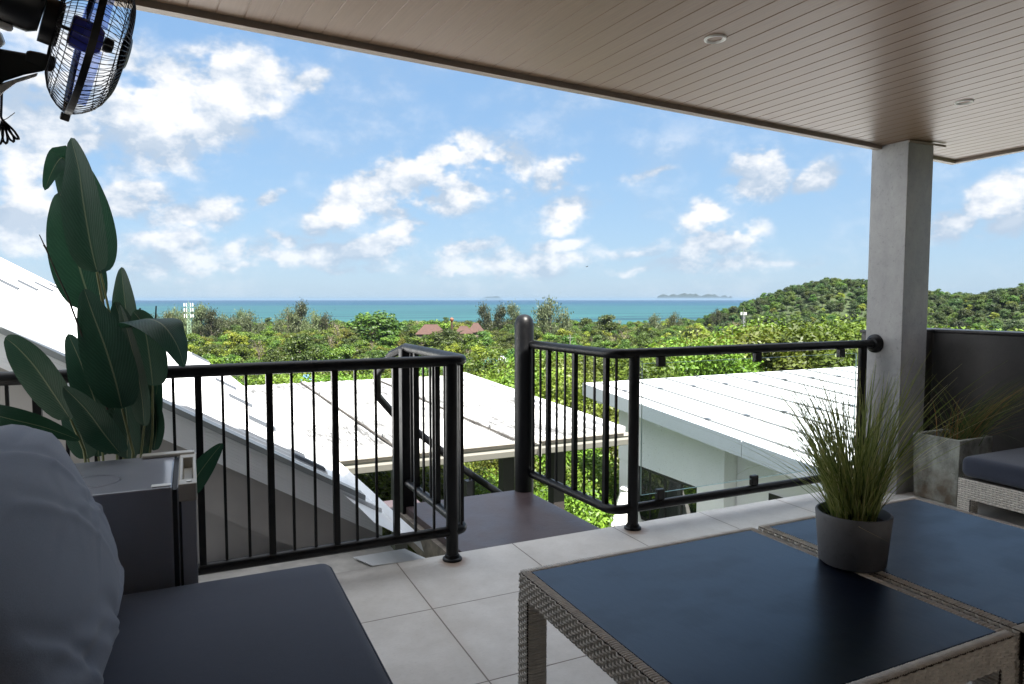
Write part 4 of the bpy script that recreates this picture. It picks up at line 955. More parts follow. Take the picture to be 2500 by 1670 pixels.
def big_plant():
    o = thing('potted_plant', 'tall broad-leaved dark green plant standing behind the small refrigerator', 'plant', (-.30, 3.20, 0))
    MB().lathe([(.0, .0), (.075, 0), (.085, .01), (.105, .22), (.112, .225), (.112, .25), (.10, .25), (.098, .215), (0, .215)], (-.30, 3.195, 0), 32).build('pot', M['pot'], o, True)
    base = Vector((-.30, 3.195, .2))
    k = FPX
    def L(pts, hwpx, **kw):                     # pts: (photo x, y, depth) base -> tip
        P = [at(*p) for p in pts]; d = sum(p[2] for p in pts) / len(pts); return leaf(o, P, hwpx / k * d, **kw), P[0]
    stems = []
    def S(pts, r=.006): MB().tube(pts, [r * 1.25] + [r] * (len(pts) - 2) + [r * .8], 8).build('stem', M['stem'], o, True)
    J = lambda dx, dy: base + Vector((dx, dy, 0))
    lf, b1 = L([(237, 664, 2.72), (222, 600, 2.70), (203, 490, 2.69), (192, 410, 2.71), (173, 336, 2.75)], 60, fold=.32, roll=-10)
    S([J(.0, -.02), at(330, 1105, 2.84), at(262, 800, 2.78), b1], .0065)
    lf, b2 = L([(246, 668, 2.84), (240, 590, 2.86), (225, 490, 2.88), (205, 400, 2.9)], 46, fold=.15, roll=12)
    S([J(.03, .0), at(318, 1100, 2.9), at(275, 800, 2.86), b2], .005)
    lf, b3 = L([(228, 752, 2.86), (205, 690, 2.86), (180, 600, 2.86), (160, 520, 2.87), (145, 468, 2.9)], 62, fold=.30, roll=14)
    S([J(-.02, .02), at(305, 1090, 2.9), b3], .006)
    L([(180, 560, 2.9), (163, 440, 2.9), (158, 392, 2.88), (146, 388, 2.86), (126, 420, 2.84), (109, 465, 2.84)], 34, fold=.3, roll=-12)
    L([(163, 480, 2.94), (160, 420, 2.94), (158, 356, 2.95)], 13, fold=.2)
    lf, b = L([(316, 850, 2.94), (310, 780, 2.94), (302, 710, 2.94), (296, 652, 2.96)], 42, fold=.22, roll=-18)
    S([J(.04, .03), b], .005)
    lf, b = L([(373, 942, 2.78), (366, 880, 2.76), (352, 800, 2.74), (325, 760, 2.74)], 58, fold=.12, roll=-14)
    S([J(.05, .01), at(372, 1060, 2.82), b], .005)
    leaf(o, [at(322, 800, 2.72), at(352, 778, 2.62), at(396, 792, 2.55), at(432, 842, 2.55), at(450, 897, 2.57)], 62 / k * 2.6, normal=(Vector((.1, -.35, .9))), fold=-.12)
    lf, b = L([(298, 998, 2.66), (282, 930, 2.64), (256, 845, 2.63), (228, 770, 2.64), (205, 705, 2.66)], 62, fold=.25, roll=10)
    S([J(.01, -.05), at(325, 1105, 2.74), b], .0055)
    lf, b = L([(352, 1040, 2.72), (345, 960, 2.70), (322, 850, 2.70), (293, 744, 2.72)], 37, fold=.3, roll=-22)
    S([J(.03, -.04), b], .005)
    L([(340, 900, 2.9), (305, 810, 2.9), (280, 736, 2.92)], 36, fold=.2, roll=5)
    lf, b = L([(172, 1024, 2.66), (130, 960, 2.62), (85, 895, 2.58), (42, 848, 2.56), (12, 824, 2.56)], 55, fold=.25, roll=-6)
    S([J(-.06, -.03), at(205, 1100, 2.74), b], .005)
    lf, b = L([(246, 1022, 2.8), (225, 960, 2.78), (195, 880, 2.78), (166, 815, 2.8)], 42, fold=.3, roll=12)
    S([J(-.03, .0), b], .005)
    lf, b = L([(292, 1106, 2.68), (255, 1060, 2.62), (210, 1000, 2.6), (154, 944, 2.6)], 48, fold=.28, roll=-4)
    lf, b = L([(-60, 1000, 2.35), (20, 1022, 2.36), (110, 1044, 2.42), (196, 1075, 2.5)], 30, fold=.2, roll=-25)
    lf, b = L([(462, 1205, 2.86), (480, 1165, 2.84), (512, 1120, 2.82), (543, 1082, 2.82)], 28, fold=.35, roll=15)
    S([J(.07, -.01), at(430, 1290, 2.92), b], .005)
    lf, b = L([(375, 1100, 2.9), (382, 1040, 2.9), (372, 980, 2.9), (356, 930, 2.92)], 26, fold=.2, roll=-10)
    for (x, y, x2, y2, d, w, r) in ((285, 1110, 262, 860, 2.88, 48, 8), (330, 1110, 330, 860, 2.92, 46, -8), (240, 1115, 215, 900, 2.92, 40, 10), (310, 1120, 300, 950, 2.8, 40, -5), (350, 1110, 388, 905, 2.94, 30, -12), (215, 1120, 150, 960, 2.9, 36, 5), (280, 1000, 275, 800, 2.95, 40, 0)):
        lf, b = L([(x, y, d), ((x + x2) / 2 + 6, (y + y2) / 2, d - .02), (x2, y2, d)], w, fold=.25, roll=r); S([J(random.uniform(-.06, .06), random.uniform(-.05, .05)), b], .005)
    def stalk(pts, r): MB().tube(pts, r, 7).build('dry_stalk', M['dry'], o, True)
    stalk([at(262, 1000, 2.7), at(214, 857, 2.62), at(165, 725, 2.6), at(137, 665, 2.58), at(114, 612, 2.58), at(96, 573, 2.58)], [.004, .0036, .0036, .0028, .0026, .0016])
    stalk([at(113, 608, 2.575), at(107, 598, 2.575)], .0036)
    stalk([at(336, 800, 2.75), at(340, 770, 2.74), at(342, 752, 2.74)], .0035); stalk([at(378, 800, 2.7), at(380, 770, 2.7), at(381, 747, 2.7)], [.003, .003, .0025])
big_plant()
def blades(name, mat, parent, spec, wid, seg=7):
    """spec: list of (root, control, tip, width factor, tint)"""
    vs, fs, tn = [], [], []
    for (a, b, c, w, t) in spec:
        o = len(vs); side = Vector((random.uniform(-1, 1), random.uniform(-1, 1), random.uniform(-.2, .2))); side = (RT * .8 + side * .5).normalized()
        for i in range(seg + 1):
            u = i / seg; p = a * (1 - u) ** 2 + b * 2 * u * (1 - u) + c * u * u; ww = wid * w * (1 - u ** 1.6) + .0003
            vs += [p - side * ww, p + side * ww]; tn += [t, t]
        fs += [(o + 2 * i, o + 2 * i + 1, o + 2 * i + 3, o + 2 * i + 2) for i in range(seg)]
    ob = MB().add(vs, fs).build(name, mat, parent, True, sharp=180)
    at_ = ob.data.attributes.new('tint', 'FLOAT', 'POINT'); at_.data.foreach_set('value', tn); return ob
def grass_pot():
    c = Vector((1.804, 1.400, TZ)); r = .107; h = .158
    o = thing('potted_grass', 'round grey pot of long green ornamental grass standing across the two tables', 'plant', c)
    MB().lathe([(0, .001), (.088, .001), (.094, .006), (.101, .09), (r, h - .004), (r - .002, h), (r - .007, h), (r - .009, h - .004), (.094, .12), (0, .12)], c, 48).build('pot', M['pot'], o, True, sharp=50)
    MB().lathe([(0, .135), (.05, .134), (.094, .128)], c, 24).build('soil', M['soil'], o, True)
    rnd = random.Random(3); sp = []
    for i in range(480):
        a = rnd.uniform(0, 2 * math.pi); rr = .062 * math.sqrt(rnd.random()); root = c + Vector((rr * math.cos(a), rr * math.sin(a), .128))
        a2 = a + rnd.gauss(0, .8); H_ = rnd.uniform(.25, .50) * (1 if rnd.random() < .85 else .7); out = abs(rnd.gauss(0, .115)) + rr * 1.1
        if rnd.random() < .12: out += rnd.uniform(.05, .16); H_ *= .92
        d = Vector((math.cos(a2), math.sin(a2), 0)); dr = -RT * rnd.uniform(0, .045)
        ctrl = root + d * out * .25 + Vector((0, 0, H_ * .62)); tip = root + d * out * 1.15 + dr + Vector((0, 0, H_ + rnd.uniform(-.03, .02)))
        tt = min(1, max(0, rnd.gauss(.45, .25)));
        sp.append((root, ctrl, tip, rnd.uniform(.7, 1.25), tt))
    # long arching strays to the left and one hanging over the rim
    for (mx, my, tx, ty) in ((1985, 1020, 1880, 975), (1960, 1060, 1850, 1030), (1945, 1105, 1862, 1090), (2000, 1000, 1905, 950), (1930, 1130, 1796, 1160), (2190, 1020, 2245, 1000), (2200, 960, 2262, 905), (1985, 1080, 1876, 1120), (2010, 985, 1890, 1000), (1975, 1150, 1905, 1105)):
        root = c + Vector((rnd.uniform(-.05, .05), rnd.uniform(-.05, .05), .128)); d = 1.95
        sp.append((root, at(mx, my - 60, d), at(tx, ty, d), .9, rnd.uniform(.1, .6)))
    sp.append((c + Vector((-.03, -.05, .13)), at(2070, 1275, 1.94), at(2168, 1322, 1.95), .7, .95))
    blades('grass', M['grass'], o, sp, .0014, 9)
grass_pot()
def planter():
    x0, x1, y0, y1, h = 4.62, 4.985, 2.80, 3.13, .455
    o = thing('concrete_planter', 'weathered square concrete planter with reddish reeds beside the dark wall', 'planter', ((x0 + x1) / 2, (y0 + y1) / 2, 0))
    t = .028; mb = MB(); b = Matrix
    lo = [(x0 + .012, y0 + .012, .002), (x1 - .012, y0 + .012, .002), (x1 - .012, y1 - .012, .002), (x0 + .012, y1 - .012, .002)]; hi = [(x0, y0, h), (x1, y0, h), (x1, y1, h), (x0, y1, h)]
    ih = [(x0 + t, y0 + t, h), (x1 - t, y0 + t, h), (x1 - t, y1 - t, h), (x0 + t, y1 - t, h)]; il = [(x, y, h - .09) for x, y, z in ih]
    mb.add(lo + hi + ih + il, [(3, 2, 1, 0)] + [(i, (i + 1) % 4, 4 + (i + 1) % 4, 4 + i) for i in range(4)] + [(4 + i, 4 + (i + 1) % 4, 8 + (i + 1) % 4, 8 + i) for i in range(4)] + [(8 + i, 8 + (i + 1) % 4, 12 + (i + 1) % 4, 12 + i) for i in range(4)] + [(12, 13, 14, 15)])
    mb.build('box', M['planter'], o, bevel=.006)
    MB().box((x0 + t + .001, y0 + t + .001, h - .089), (x1 - t - .001, y1 - t - .001, h - .05)).build('soil', M['soil'], o)
    rnd = random.Random(8); sp = []; c = Vector((4.84, 2.94, h - .05))
    for i in range(230):
        root = c + Vector((rnd.gauss(0, .05), rnd.gauss(-.01, .05), 0)); H_ = rnd.uniform(.12, .50)
        lean = Vector((RT.x, RT.y, 0)) * (abs(rnd.gauss(.17, .11)) + H_ * .55) * (1 if rnd.random() < .92 else -.5)
        sp.append((root, root + lean * .35 + Vector((0, 0, H_ * .6)), root + lean * 1.2 + Vector((rnd.uniform(-.04, .04), rnd.uniform(-.05, .03), H_)), rnd.uniform(.6, 1.2), rnd.random()))
    for i in range(26):
        root = c + Vector((rnd.uniform(-.13, .02), rnd.gauss(0, .05), 0)); H_ = rnd.uniform(.12, .34)
        sp.append((root, root + Vector((0, 0, H_ * .6)), root + Vector((RT.x, RT.y, 0)) * rnd.uniform(-.05, .14) + Vector((0, 0, H_)), 1.1, rnd.choice((.3, .6, 1, 1))))
    for i in range(14):
        root = c + Vector((.03, -.03, 0)); tip = c + Vector((RT.x, RT.y, 0)) * rnd.uniform(.25, .45) + Vector((0, -.05, rnd.uniform(-.05, .16)))
        sp.append((root, root.lerp(tip, .5) + Vector((0, 0, .14)), tip, .9, rnd.uniform(0, .5)))
    blades('reeds', M['reed'], o, sp, .0026, 7)
planter()

# ================================================================== TREES
rng = np.random.RandomState(11)
def quads(P, N, L, W, rs, droop=0.0, along=None):
    """leaf quads (diamond) at points P with normals N; returns verts (n*4,3) and faces"""
    n = len(P); a = rs.normal(size=(n, 3)) if along is None else along + rs.normal(size=(n, 3)) * .25
    N = N / np.linalg.norm(N, axis=1)[:, None]
    T = a - (a * N).sum(1)[:, None] * N; T /= np.linalg.norm(T, axis=1)[:, None] + 1e-9; B = np.cross(N, T)
    l = L * rs.uniform(.7, 1.3, (n, 1)); w = W * rs.uniform(.7, 1.3, (n, 1))
    V = np.stack([P - T * l * .5, P + B * w * .5 + T * l * .05, P + T * l * .5 - np.array([0, 0, droop]) * l, P - B * w * .5 + T * l * .05], 1).reshape(-1, 3)
    return V
def mesh_np(name, V, nq, mats, extra=None, tint=None):
    """V: quads vertices; extra: MB with woody parts (material slot 1)"""
    me = bpy.data.meshes.new(name); v = V; f = [tuple(range(4 * i, 4 * i + 4)) for i in range(nq)]; k = len(V)
    vv = list(map(tuple, V)); mi = [0] * nq; tn = list(np.repeat(tint, 4)) if tint is not None else [.5] * k
    if extra: vv += extra.v; f += [tuple(i + k for i in q) for q in extra.f]; mi += [1] * len(extra.f); tn += [.5] * len(extra.v)
    me.from_pydata(vv, [], f)
    for m in mats: me.materials.append(m)
    me.polygons.foreach_set('material_index', mi); me.polygons.foreach_set('use_smooth', [True] * len(f))
    me.attributes.new('tint', 'FLOAT', 'POINT').data.foreach_set('value', tn); me.update(); return me
def broad(seed, Hh, rad, nl, nq, leafL, leafW, trunk=.25, flat=.75, low=.25):
    """lobed crown: leaves on the shells of many small clumps spread through an uneven ellipsoid"""
    rs = np.random.RandomState(seed); cz = Hh * (low + (1 - low) / 2); hz = Hh * (1 - low) / 2
    cs = []; rr = []
    while len(cs) < nl:
        p = rs.uniform(-1, 1, 3); d = np.linalg.norm(p)
        if d > 1 or d < .35: continue
        s = .8 + .35 * math.sin(seed + 3 * math.atan2(p[1], p[0])) * .6
        cs.append((p[0] * rad * .82 * s, p[1] * rad * .82 * s, cz + p[2] * hz * .85)); rr.append(rad * rs.uniform(.20, .42))
    cs = np.array(cs); rr = np.array(rr)
    k = rs.choice(nl, nq, p=rr ** 2 / (rr ** 2).sum()); d = rs.normal(size=(nq, 3)); d /= np.linalg.norm(d, axis=1)[:, None]
    d[:, 2] = np.where(d[:, 2] < -.3, -d[:, 2] * .6, d[:, 2])
    rad_ = rr[k][:, None] * rs.uniform(.55, 1.05, (nq, 1)); P = cs[k] + d * rad_ * np.array([1, 1, flat])
    N = d * .7 + rs.normal(size=(nq, 3)) * .45 + np.array([0, 0, .35])
    V = quads(P, N, leafL, leafW, rs, .12)
    tint = np.clip(.5 + .25 * rs.normal(size=nq) + .22 * (rs.normal(size=nl)[k]), 0, 1)
    wood = MB(); wood.tube([(0, 0, -.6), (.05 * Hh * rs.uniform(-.3, .3), 0, Hh * .25), (0, .02 * Hh, Hh * .55), (0, 0, Hh * .8)], [trunk, trunk * .75, trunk * .45, trunk * .15], 7)
    for i in range(min(nl, 9)):
        c = Vector(cs[i]); a = Vector((0, 0, Hh * rs.uniform(.2, .5))); wood.tube([a, a.lerp(c, .5) + Vector((0, 0, -.05 * Hh)), c], [trunk * .38, trunk * .25, trunk * .08], 5, False)
    return V, tint, wood
def palm(seed, Hh):
    rs = np.random.RandomState(seed); V = []; top = Vector((rs.uniform(-.8, .8), rs.uniform(-.8, .8), Hh))
    for k in range(20):
        a = rs.uniform(0, 6.283); e = rs.uniform(-.4, 1.1); L = rs.uniform(2.6, 3.6); d = Vector((math.cos(a) * math.cos(e), math.sin(a) * math.cos(e), math.sin(e))); side = Vector((-math.sin(a), math.cos(a), 0))
        prev = top.copy()
        for i in range(9):
            t = (i + 1) / 9; p = top + d * L * t + Vector((0, 0, -1.7 * t * t)); w = .62 * math.sin(math.pi * min(1, t * .85 + .12))
            for sg in (-1, 1):
                q = side * sg; V += [prev, prev.lerp(p, .6), p + q * w + Vector((0, 0, -.35 * w)), prev.lerp(p, .2) + q * w * .9 + Vector((0, 0, -.45 * w))]
            prev = p
    V = np.array([tuple(v) for v in V]); n = len(V) // 4
    wood = MB(); wood.tube([(0, 0, -.5), (top.x * .2, top.y * .2, Hh * .5), tuple(top)], [.2, .14, .11], 7)
    return V, np.clip(rs.normal(.5, .25, n), 0, 1), wood
def casuarina(seed, Hh, rad):
    """soft plumed crown: upright feathery clumps filling an uneven ovoid"""
    rs = np.random.RandomState(seed); nl = 46; wood = MB(); wood.tube([(0, 0, -.5), (.2, 0, Hh * .5), (0, .1, Hh * .95)], [.28, .16, .03], 6); P, N, A, T = [], [], [], []
    for i in range(nl):
        t = rs.uniform(.14, 1) ** .85; a = rs.uniform(0, 6.283); env = math.sin(math.pi * min(1, .14 + .80 * t)) ** .75 * (1 + .35 * math.sin(2 * a + seed) * math.sin(9 * t + seed)); R_ = rad * env * math.sqrt(rs.uniform(.15, 1)); z = Hh * t * .93
        c = np.array([math.cos(a) * R_, math.sin(a) * R_, z]); wood.tube([(0, 0, max(.5, z - R_ * .9)), tuple(c)], [.07, .02], 4, False)
        m = 64; sp = rs.uniform(.16, .26) * rad; q = c + rs.normal(size=(m, 3)) * np.array([sp, sp, sp * 1.35])
        P.append(q); N.append(rs.normal(size=(m, 3)) * np.array([1, 1, .4])); A.append(np.tile([math.cos(a) * .45, math.sin(a) * .45, 1.0], (m, 1))); T.append(np.clip(rs.normal(rs.normal(.5, .2), .18, m), 0, 1))
    P, N, A, T = map(np.concatenate, (P, N, A, T)); return quads(P, N, 1.05, .34, rs, 0, A), T, wood
def bare(seed, Hh):
    rs = np.random.RandomState(seed); wood = MB(); wood.tube([(0, 0, -.5), (.05, .05, Hh * .25), (0, 0, Hh * .5), (0, 0, Hh)], [.2, .16, .12, .03], 6)
    for k in range(26):
        z = Hh * rs.uniform(.3, .85); a = rs.uniform(0, 6.283); L = Hh * rs.uniform(.12, .3); e = Vector((math.cos(a) * L * .6, math.sin(a) * L * .6, z + L)); wood.tube([(0, 0, z), e], [.07, .02], 4, False)
        for q in range(4): wood.tube([e.lerp(Vector((0, 0, z)), rs.uniform(0, .6)), e + Vector(rs.normal(size=3)) * L * .3], [.03, .01], 3, False)
    n = 160; P = np.stack([rs.normal(0, Hh * .16, n), rs.normal(0, Hh * .16, n), rs.uniform(Hh * .5, Hh, n)], 1)
    return quads(P, rs.normal(size=(n, 3)), .5, .3, rs), np.clip(rs.normal(.6, .2, n), 0, 1), wood
KIND = {}
def proto(key, data, mats):
    V, tint, wood = data; nq = len(V) // 4
    KIND[key] = dict(full=mesh_np('tree', V, nq, mats, wood, tint), crown=mesh_np('crown', V, nq, mats[:1], None, tint), wood=None)
    w = bpy.data.meshes.new('trunk'); w.from_pydata([tuple(v) for v in wood.v], [], wood.f); w.materials.append(mats[1]); w.polygons.foreach_set('use_smooth', [True] * len(w.polygons)); KIND[key]['wood'] = w
BK = M['bark']
proto('near1', broad(1, 8, 3.3, 60, 22000, .175, .085, .16, .8, .12), (M['fol_near'], BK)); proto('near2', broad(2, 7, 3.0, 52, 21000, .17, .082, .14, .85, .08), (M['fol_near'], BK))
proto('near3', broad(9, 6, 3.2, 52, 20000, .165, .08, .14, .9, .02), (M['fol_a'], BK))
proto('a1', broad(3, 9, 4.2, 34, 4400, .44, .30), (M['fol_a'], BK)); proto('a2', broad(4, 8, 4.6, 38, 4400, .46, .30), (M['fol_a'], BK))
proto('b1', broad(5, 10, 4.4, 34, 4600, .44, .30), (M['fol_b'], BK)); proto('b2', broad(6, 8.5, 4.8, 40, 4600, .46, .30), (M['fol_b'], BK))
proto('y1', broad(7, 8, 3.9, 30, 4000, .44, .30), (M['fol_y'], BK)); proto('h1', broad(8, 9.5, 5.2, 34, 3600, .56, .40, .25, .85, .0), (M['fol_hill'], BK))
proto('a3', broad(13, 8.5, 4.3, 54, 14000, .25, .15), (M['fol_a'], BK)); proto('b3', broad(15, 9, 4.5, 56, 14000, .25, .15), (M['fol_b'], BK)); proto('y3', broad(17, 8, 3.9, 46, 12000, .25, .15), (M['fol_y'], BK))
proto('palm', palm(1, 9), (M['frond'], BK)); proto('palm2', palm(2, 6.5), (M['frond'], BK))
proto('cas1', casuarina(1, 20, 4.2), (M['needle'], BK)); proto('cas2', casuarina(2, 17, 4.8), (M['needle'], BK)); proto('bare', bare(1, 9), (M['fol_y'], BK))
NAME = dict(near='broadleaf_tree', a='broadleaf_tree', b='broadleaf_tree', y='broadleaf_tree', h='broadleaf_tree', palm='palm_tree', cas='casuarina_tree', bare='bare_tree')
def kname(k): return NAME[k.rstrip('0123456789')]
def plant_tree(k, x, y, s, label, group, parts=True, z=None, rz=None, sz=1.0):
    z = zg(x, y) if z is None else z; rz = random.uniform(0, 6.28) if rz is None else rz
    if parts:
        o = thing(kname(k), label, 'tree', (x, y, z), group); o.rotation_euler = (0, 0, rz); o.scale = (s, s, s * sz)
        for nm, key in (('trunk', 'wood'), ('crown', 'crown')):
            c = bpy.data.objects.new(nm, KIND[k][key]); C.objects.link(c); c.parent = o
    else:
        o = bpy.data.objects.new(kname(k), KIND[k]['full']); C.objects.link(o); o.location = (x, y, z); o.rotation_euler = (0, 0, rz); o.scale = (s, s, s * sz); tag(o, label, 'tree', group)
    return o
def polar(xpx, r): a = YAW + math.atan((xpx - 1250) / FPX); return r * math.sin(a), r * math.cos(a)
def tree_to(k, xpx, ytop, r, Hk, label, group, parts=True, wide=1.0):
    """a tree r metres away whose top reaches photo row ytop at column xpx"""
    x, y = polar(xpx, r); D = r * math.cos(math.atan((xpx - 1250) / FPX)); zt = 1.4 + D * (730 - ytop) / FPX; z = zg(x, y); h = max(2.5, zt - z)
    s = h / Hk * wide; return plant_tree(k, x, y, s, label, group, parts, z, sz=1 / wide)
random.seed(21)
TAKEN = []
def used(x, y, d): return any((x - a) ** 2 + (y - b) ** 2 < (d + c) ** 2 * .25 for a, b, c in TAKEN)
# bright trees close behind the right-hand house
g = 'bright trees behind the white house'
for (x, yt, r) in ((1440, 905, 30), (1500, 868, 33), (1580, 855, 31), (1650, 838, 36), (1730, 828, 33), (1790, 806, 42), (1840, 800, 36), (1900, 792, 40), (1960, 786, 36), (2010, 790, 43), (2060, 782, 37), (2110, 788, 42), (2180, 795, 38), (1690, 818, 48), (1880, 786, 52), (1620, 845, 46), (2260, 800, 40), (2350, 805, 42), (2450, 800, 45), (2560, 800, 40), (1540, 862, 44), (1480, 880, 42)):
    k = random.choice(('near1', 'near2')); tree_to(k, x, yt - 6, r, {'near1': 8, 'near2': 7}[k], 'bright yellow-green leafy tree standing just behind the white house roof', g, True, random.uniform(.9, 1.15)); TAKEN.append((*polar(x, r), 5))
# trees beyond the far edge of the flat roof
g = 'leafy trees just beyond the flat roof'
for (x, yt, r) in ((1120, 930, 24), (1190, 915, 26), (1250, 905, 28), (1310, 890, 27), (1370, 905, 25), (1400, 860, 38), (1330, 870, 40), (1260, 875, 44), (1200, 900, 36), (1130, 905, 42), (1060, 905, 46), (980, 900, 44), (900, 905, 46), (820, 908, 44), (740, 905, 46), (660, 905, 44), (590, 900, 46), (1280, 860, 52), (1350, 850, 52), (520, 890, 48)):
    k = random.choice(('near1', 'near2', 'near3', 'near2')); tree_to(k, x, yt, r, {'near1': 8, 'near2': 7, 'near3': 6}[k], 'green leafy tree rising just beyond the far edge of the flat streaked roof', g, True, random.uniform(.9, 1.2)); TAKEN.append((*polar(x, r), 5))
# trees seen under the flat roof between its posts
g = 'leafy trees under and beside the flat roof'
for (x, yt, r) in ((890, 1090, 19), (980, 1080, 20.5), (1070, 1085, 19.5), (1150, 1080, 21), (1230, 1075, 19), (1310, 1070, 20), (1390, 1050, 19), (1430, 985, 21), (1470, 960, 23), (1350, 1130, 15.5), (1290, 1150, 14.5), (1210, 1150, 15), (1100, 1140, 15.5), (1000, 1130, 15.5), (930, 1120, 15), (1420, 1100, 16.5), (1385, 1180, 13.5), (860, 1100, 16)):
    k = random.choice(('near2', 'near3', 'near2')); tree_to(k, x, yt, r, {'near1': 8, 'near2': 7, 'near3': 6}[k], 'low leafy tree growing on the slope under and beside the flat roof', g, True, random.uniform(.8, 1.0)); TAKEN.append((*polar(x, r), 4))
for (x, yt, r) in ((1590, 1290, 16.2), (1650, 1275, 16.6)):
    pass
# tall coastal casuarinas and landmark trees against the sea
g = 'feathery casuarinas along the shore'
for (x, yt, r, w) in ((432, 742, 610, 1.0), (455, 748, 640, 1.1), (490, 752, 600, 1.2), (515, 762, 590, 1.2), (545, 760, 620, 1.1), (565, 762, 600, 1.2), (590, 764, 610, 1.1), (612, 752, 590, 1.0), (380, 760, 600, 1.), (345, 765, 600, 1.), (410, 768, 580, 1.)):
    tree_to(random.choice(('cas1', 'cas2')), x, yt, r, 19, 'feathery grey-green tree in the row along the shore beside the lattice mast', g, False, w)
for (x, yt, r, lab) in ((703, 742, 640, 'tallest feathery tree of the clump standing against the sea left of centre'), (735, 745, 650, 'second feathery tree of the clump against the sea, right of its tallest'), (765, 752, 640, 'broad feathery tree in the middle of the clump against the sea'), (797, 757, 640, 'small feathery tree ending the clump against the sea on the right'),
                    (1182, 750, 640, 'slim feathery tree near the brown roofs rising above the shore line'), (1222, 752, 650, 'feathery tree second right of the brown roofs above the shore line'), (1252, 748, 650, 'feathery tree third right of the brown roofs, left of the tall round post'), (1600, 760, 700, 'narrow dark feathery tree against the sea left of the hill'), (1648, 757, 700, 'narrow pointed feathery tree against the sea nearer the hill'), (1750, 750, 690, 'feathery tree at the foot of the green hill'), (1480, 770, 680, 'rounded tree against the sea between post and hill')):
    tree_to(random.choice(('cas1', 'cas2')), x, yt, r, 19, lab, 'feathery trees above the shore line', False, 1.0 if '1600' not in lab else .6)
tree_to('cas2', 1343, 731, 560, 17, 'big feathery grey-green tree rising above the horizon right of the tall round post', None, False, 1.15)
tree_to('b2', 920, 764, 470, 8.5, 'large dark round-crowned tree against the sea in the middle of the view', None, False, 1.5)
tree_to('b1', 1480, 771, 560, 10, 'dark domed tree against the sea between the tall post and the hill', None, False, 1.3)
tree_to('a1', 1063, 775, 450, 9, 'dark green tree beside the brown roofs, left of the red tower', None, False, 1.1)
for p in ((920, 470), (1343, 560), (1480, 560)): TAKEN.append((*polar(*p), 14))
KEEP = [polar(1040, 430), polar(1165, 420), polar(1120, 440), polar(1210, 150), polar(1103, 425)]
g = 'trees in front of the brown roofs'
for i_, (x, yt, r) in enumerate(((1030, 813, 388), (1075, 810, 390), (1120, 815, 388), (1150, 812, 390), (1180, 810, 392), (1098, 806, 386))): tree_to(('a1', 'b2', 'palm', 'a2', 'b1', 'b1')[i_], x, yt, r, (9, 8.5, 9, 8, 10, 10)[i_], 'green tree standing right in front of the brown roofed buildings', g, False, 1.1)
# valley forest: the trees that show largest one by one, the farther wood as one mass
def zone(xpx, r):
    a = 'left' if xpx < 800 else ('middle' if xpx < 1500 else 'right'); b = 'near' if r < 105 else 'mid'
    return a, b
LAB = {}
for a, an in (('left', 'on the left, below the shore casuarinas'), ('middle', 'in the middle, below the brown roofs'), ('right', 'on the right, below the green hill')):
    for b, bn in (('near', 'nearer'), ('mid', 'farther')):
        for k, kn in (('a', 'mid green broadleaf tree'), ('b', 'dark green broadleaf tree'), ('y', 'yellow-green tree'), ('palm', 'coconut palm'), ('bare', 'pale thin-leaved tree'), ('h', 'dark green tree')):
            LAB[a, b, k] = f'{kn} in the {bn} valley {an}'
HI = dict(a1='a3', a2='a3', b1='b3', b2='b3', y1='y3')
cand = []; r = 54.0
while r < 960:
    s = float(np.interp(r, [54, 120, 300, 600], [6.6, 8.0, 9.4, 10.2])); n = int(1.52 * r / s)
    for i in range(n):
        a = YAW - .76 + 1.52 * (i + random.uniform(.1, .9)) / n; rr = r + random.uniform(-.45, .45) * s
        x, y = rr * math.sin(a), rr * math.cos(a)
        if random.random() < .08: continue
        xq = 1250 + FPX * math.tan(a - YAW)
        if abs(xq - 1212) < 42 and 70 < rr < 122: continue
        if zg(x, y) < -44.6 or used(x, y, 6): continue
        if any((x - p[0]) ** 2 + (y - p[1]) ** 2 < (7 if i_ != 3 else 3.5) ** 2 for i_, p in enumerate(KEEP)): continue
        cand.append((rr, a, x, y))
    r += s * .86
cand.sort(); far = []; cnt = 0
for (rr, a, x, y) in cand:
    az = math.degrees(a - YAW); xpx = 1250 + FPX * math.tan(a - YAW)
    hill = zg(x, y) > float(np.interp(rr, [0, 45, 80, 150, 300, 500, 800, 950], [-6, -11, -17, -24.5, -32, -37.5, -42, -43.8])) + 6
    u = random.random()
    if hill: k = 'h1' if u < .42 else 'b1' if u < .62 else 'b2' if u < .8 else 'a2' if u < .94 else 'y1'
    else: k = ('a1' if u < .23 else 'a2' if u < .46 else 'b1' if u < .55 else 'b2' if u < .64 else 'y1' if u < .82 else 'palm' if u < .92 else 'palm2' if u < .965 else 'bare')
    s = random.choice((random.uniform(.6, .95), random.uniform(.85, 1.25), random.uniform(1.05, 1.55), random.uniform(1.2, 1.95) if random.random() < .45 and rr > 170 else .8)) * (.92 if rr > 90 else .78)
    if rr > 430 and not hill: s *= 1.25
    if k[:4] == 'palm':
        if rr < 150: k = 'y1'
        else: s = random.uniform(.7, 1.1)
    if rr < 105 and k in HI: k = HI[k]
    if hill: s = random.choice((random.uniform(.6, .9), random.uniform(.9, 1.35)))
    if cnt < 235 and abs(az) < 38:
        kk = k.rstrip('0123456789'); z_ = zone(xpx, rr); cnt += 1
        plant_tree(k, x, y, s, LAB[z_[0], z_[1], kk], f'{LAB[z_[0], z_[1], kk].split(" in the ")[0]}s in the {"nearer" if z_[1] == "near" else "farther"} valley {z_[0]}', rr < 75)
    else: far.append((x, y, zg(x, y), k, s, random.uniform(0, 6.28)))
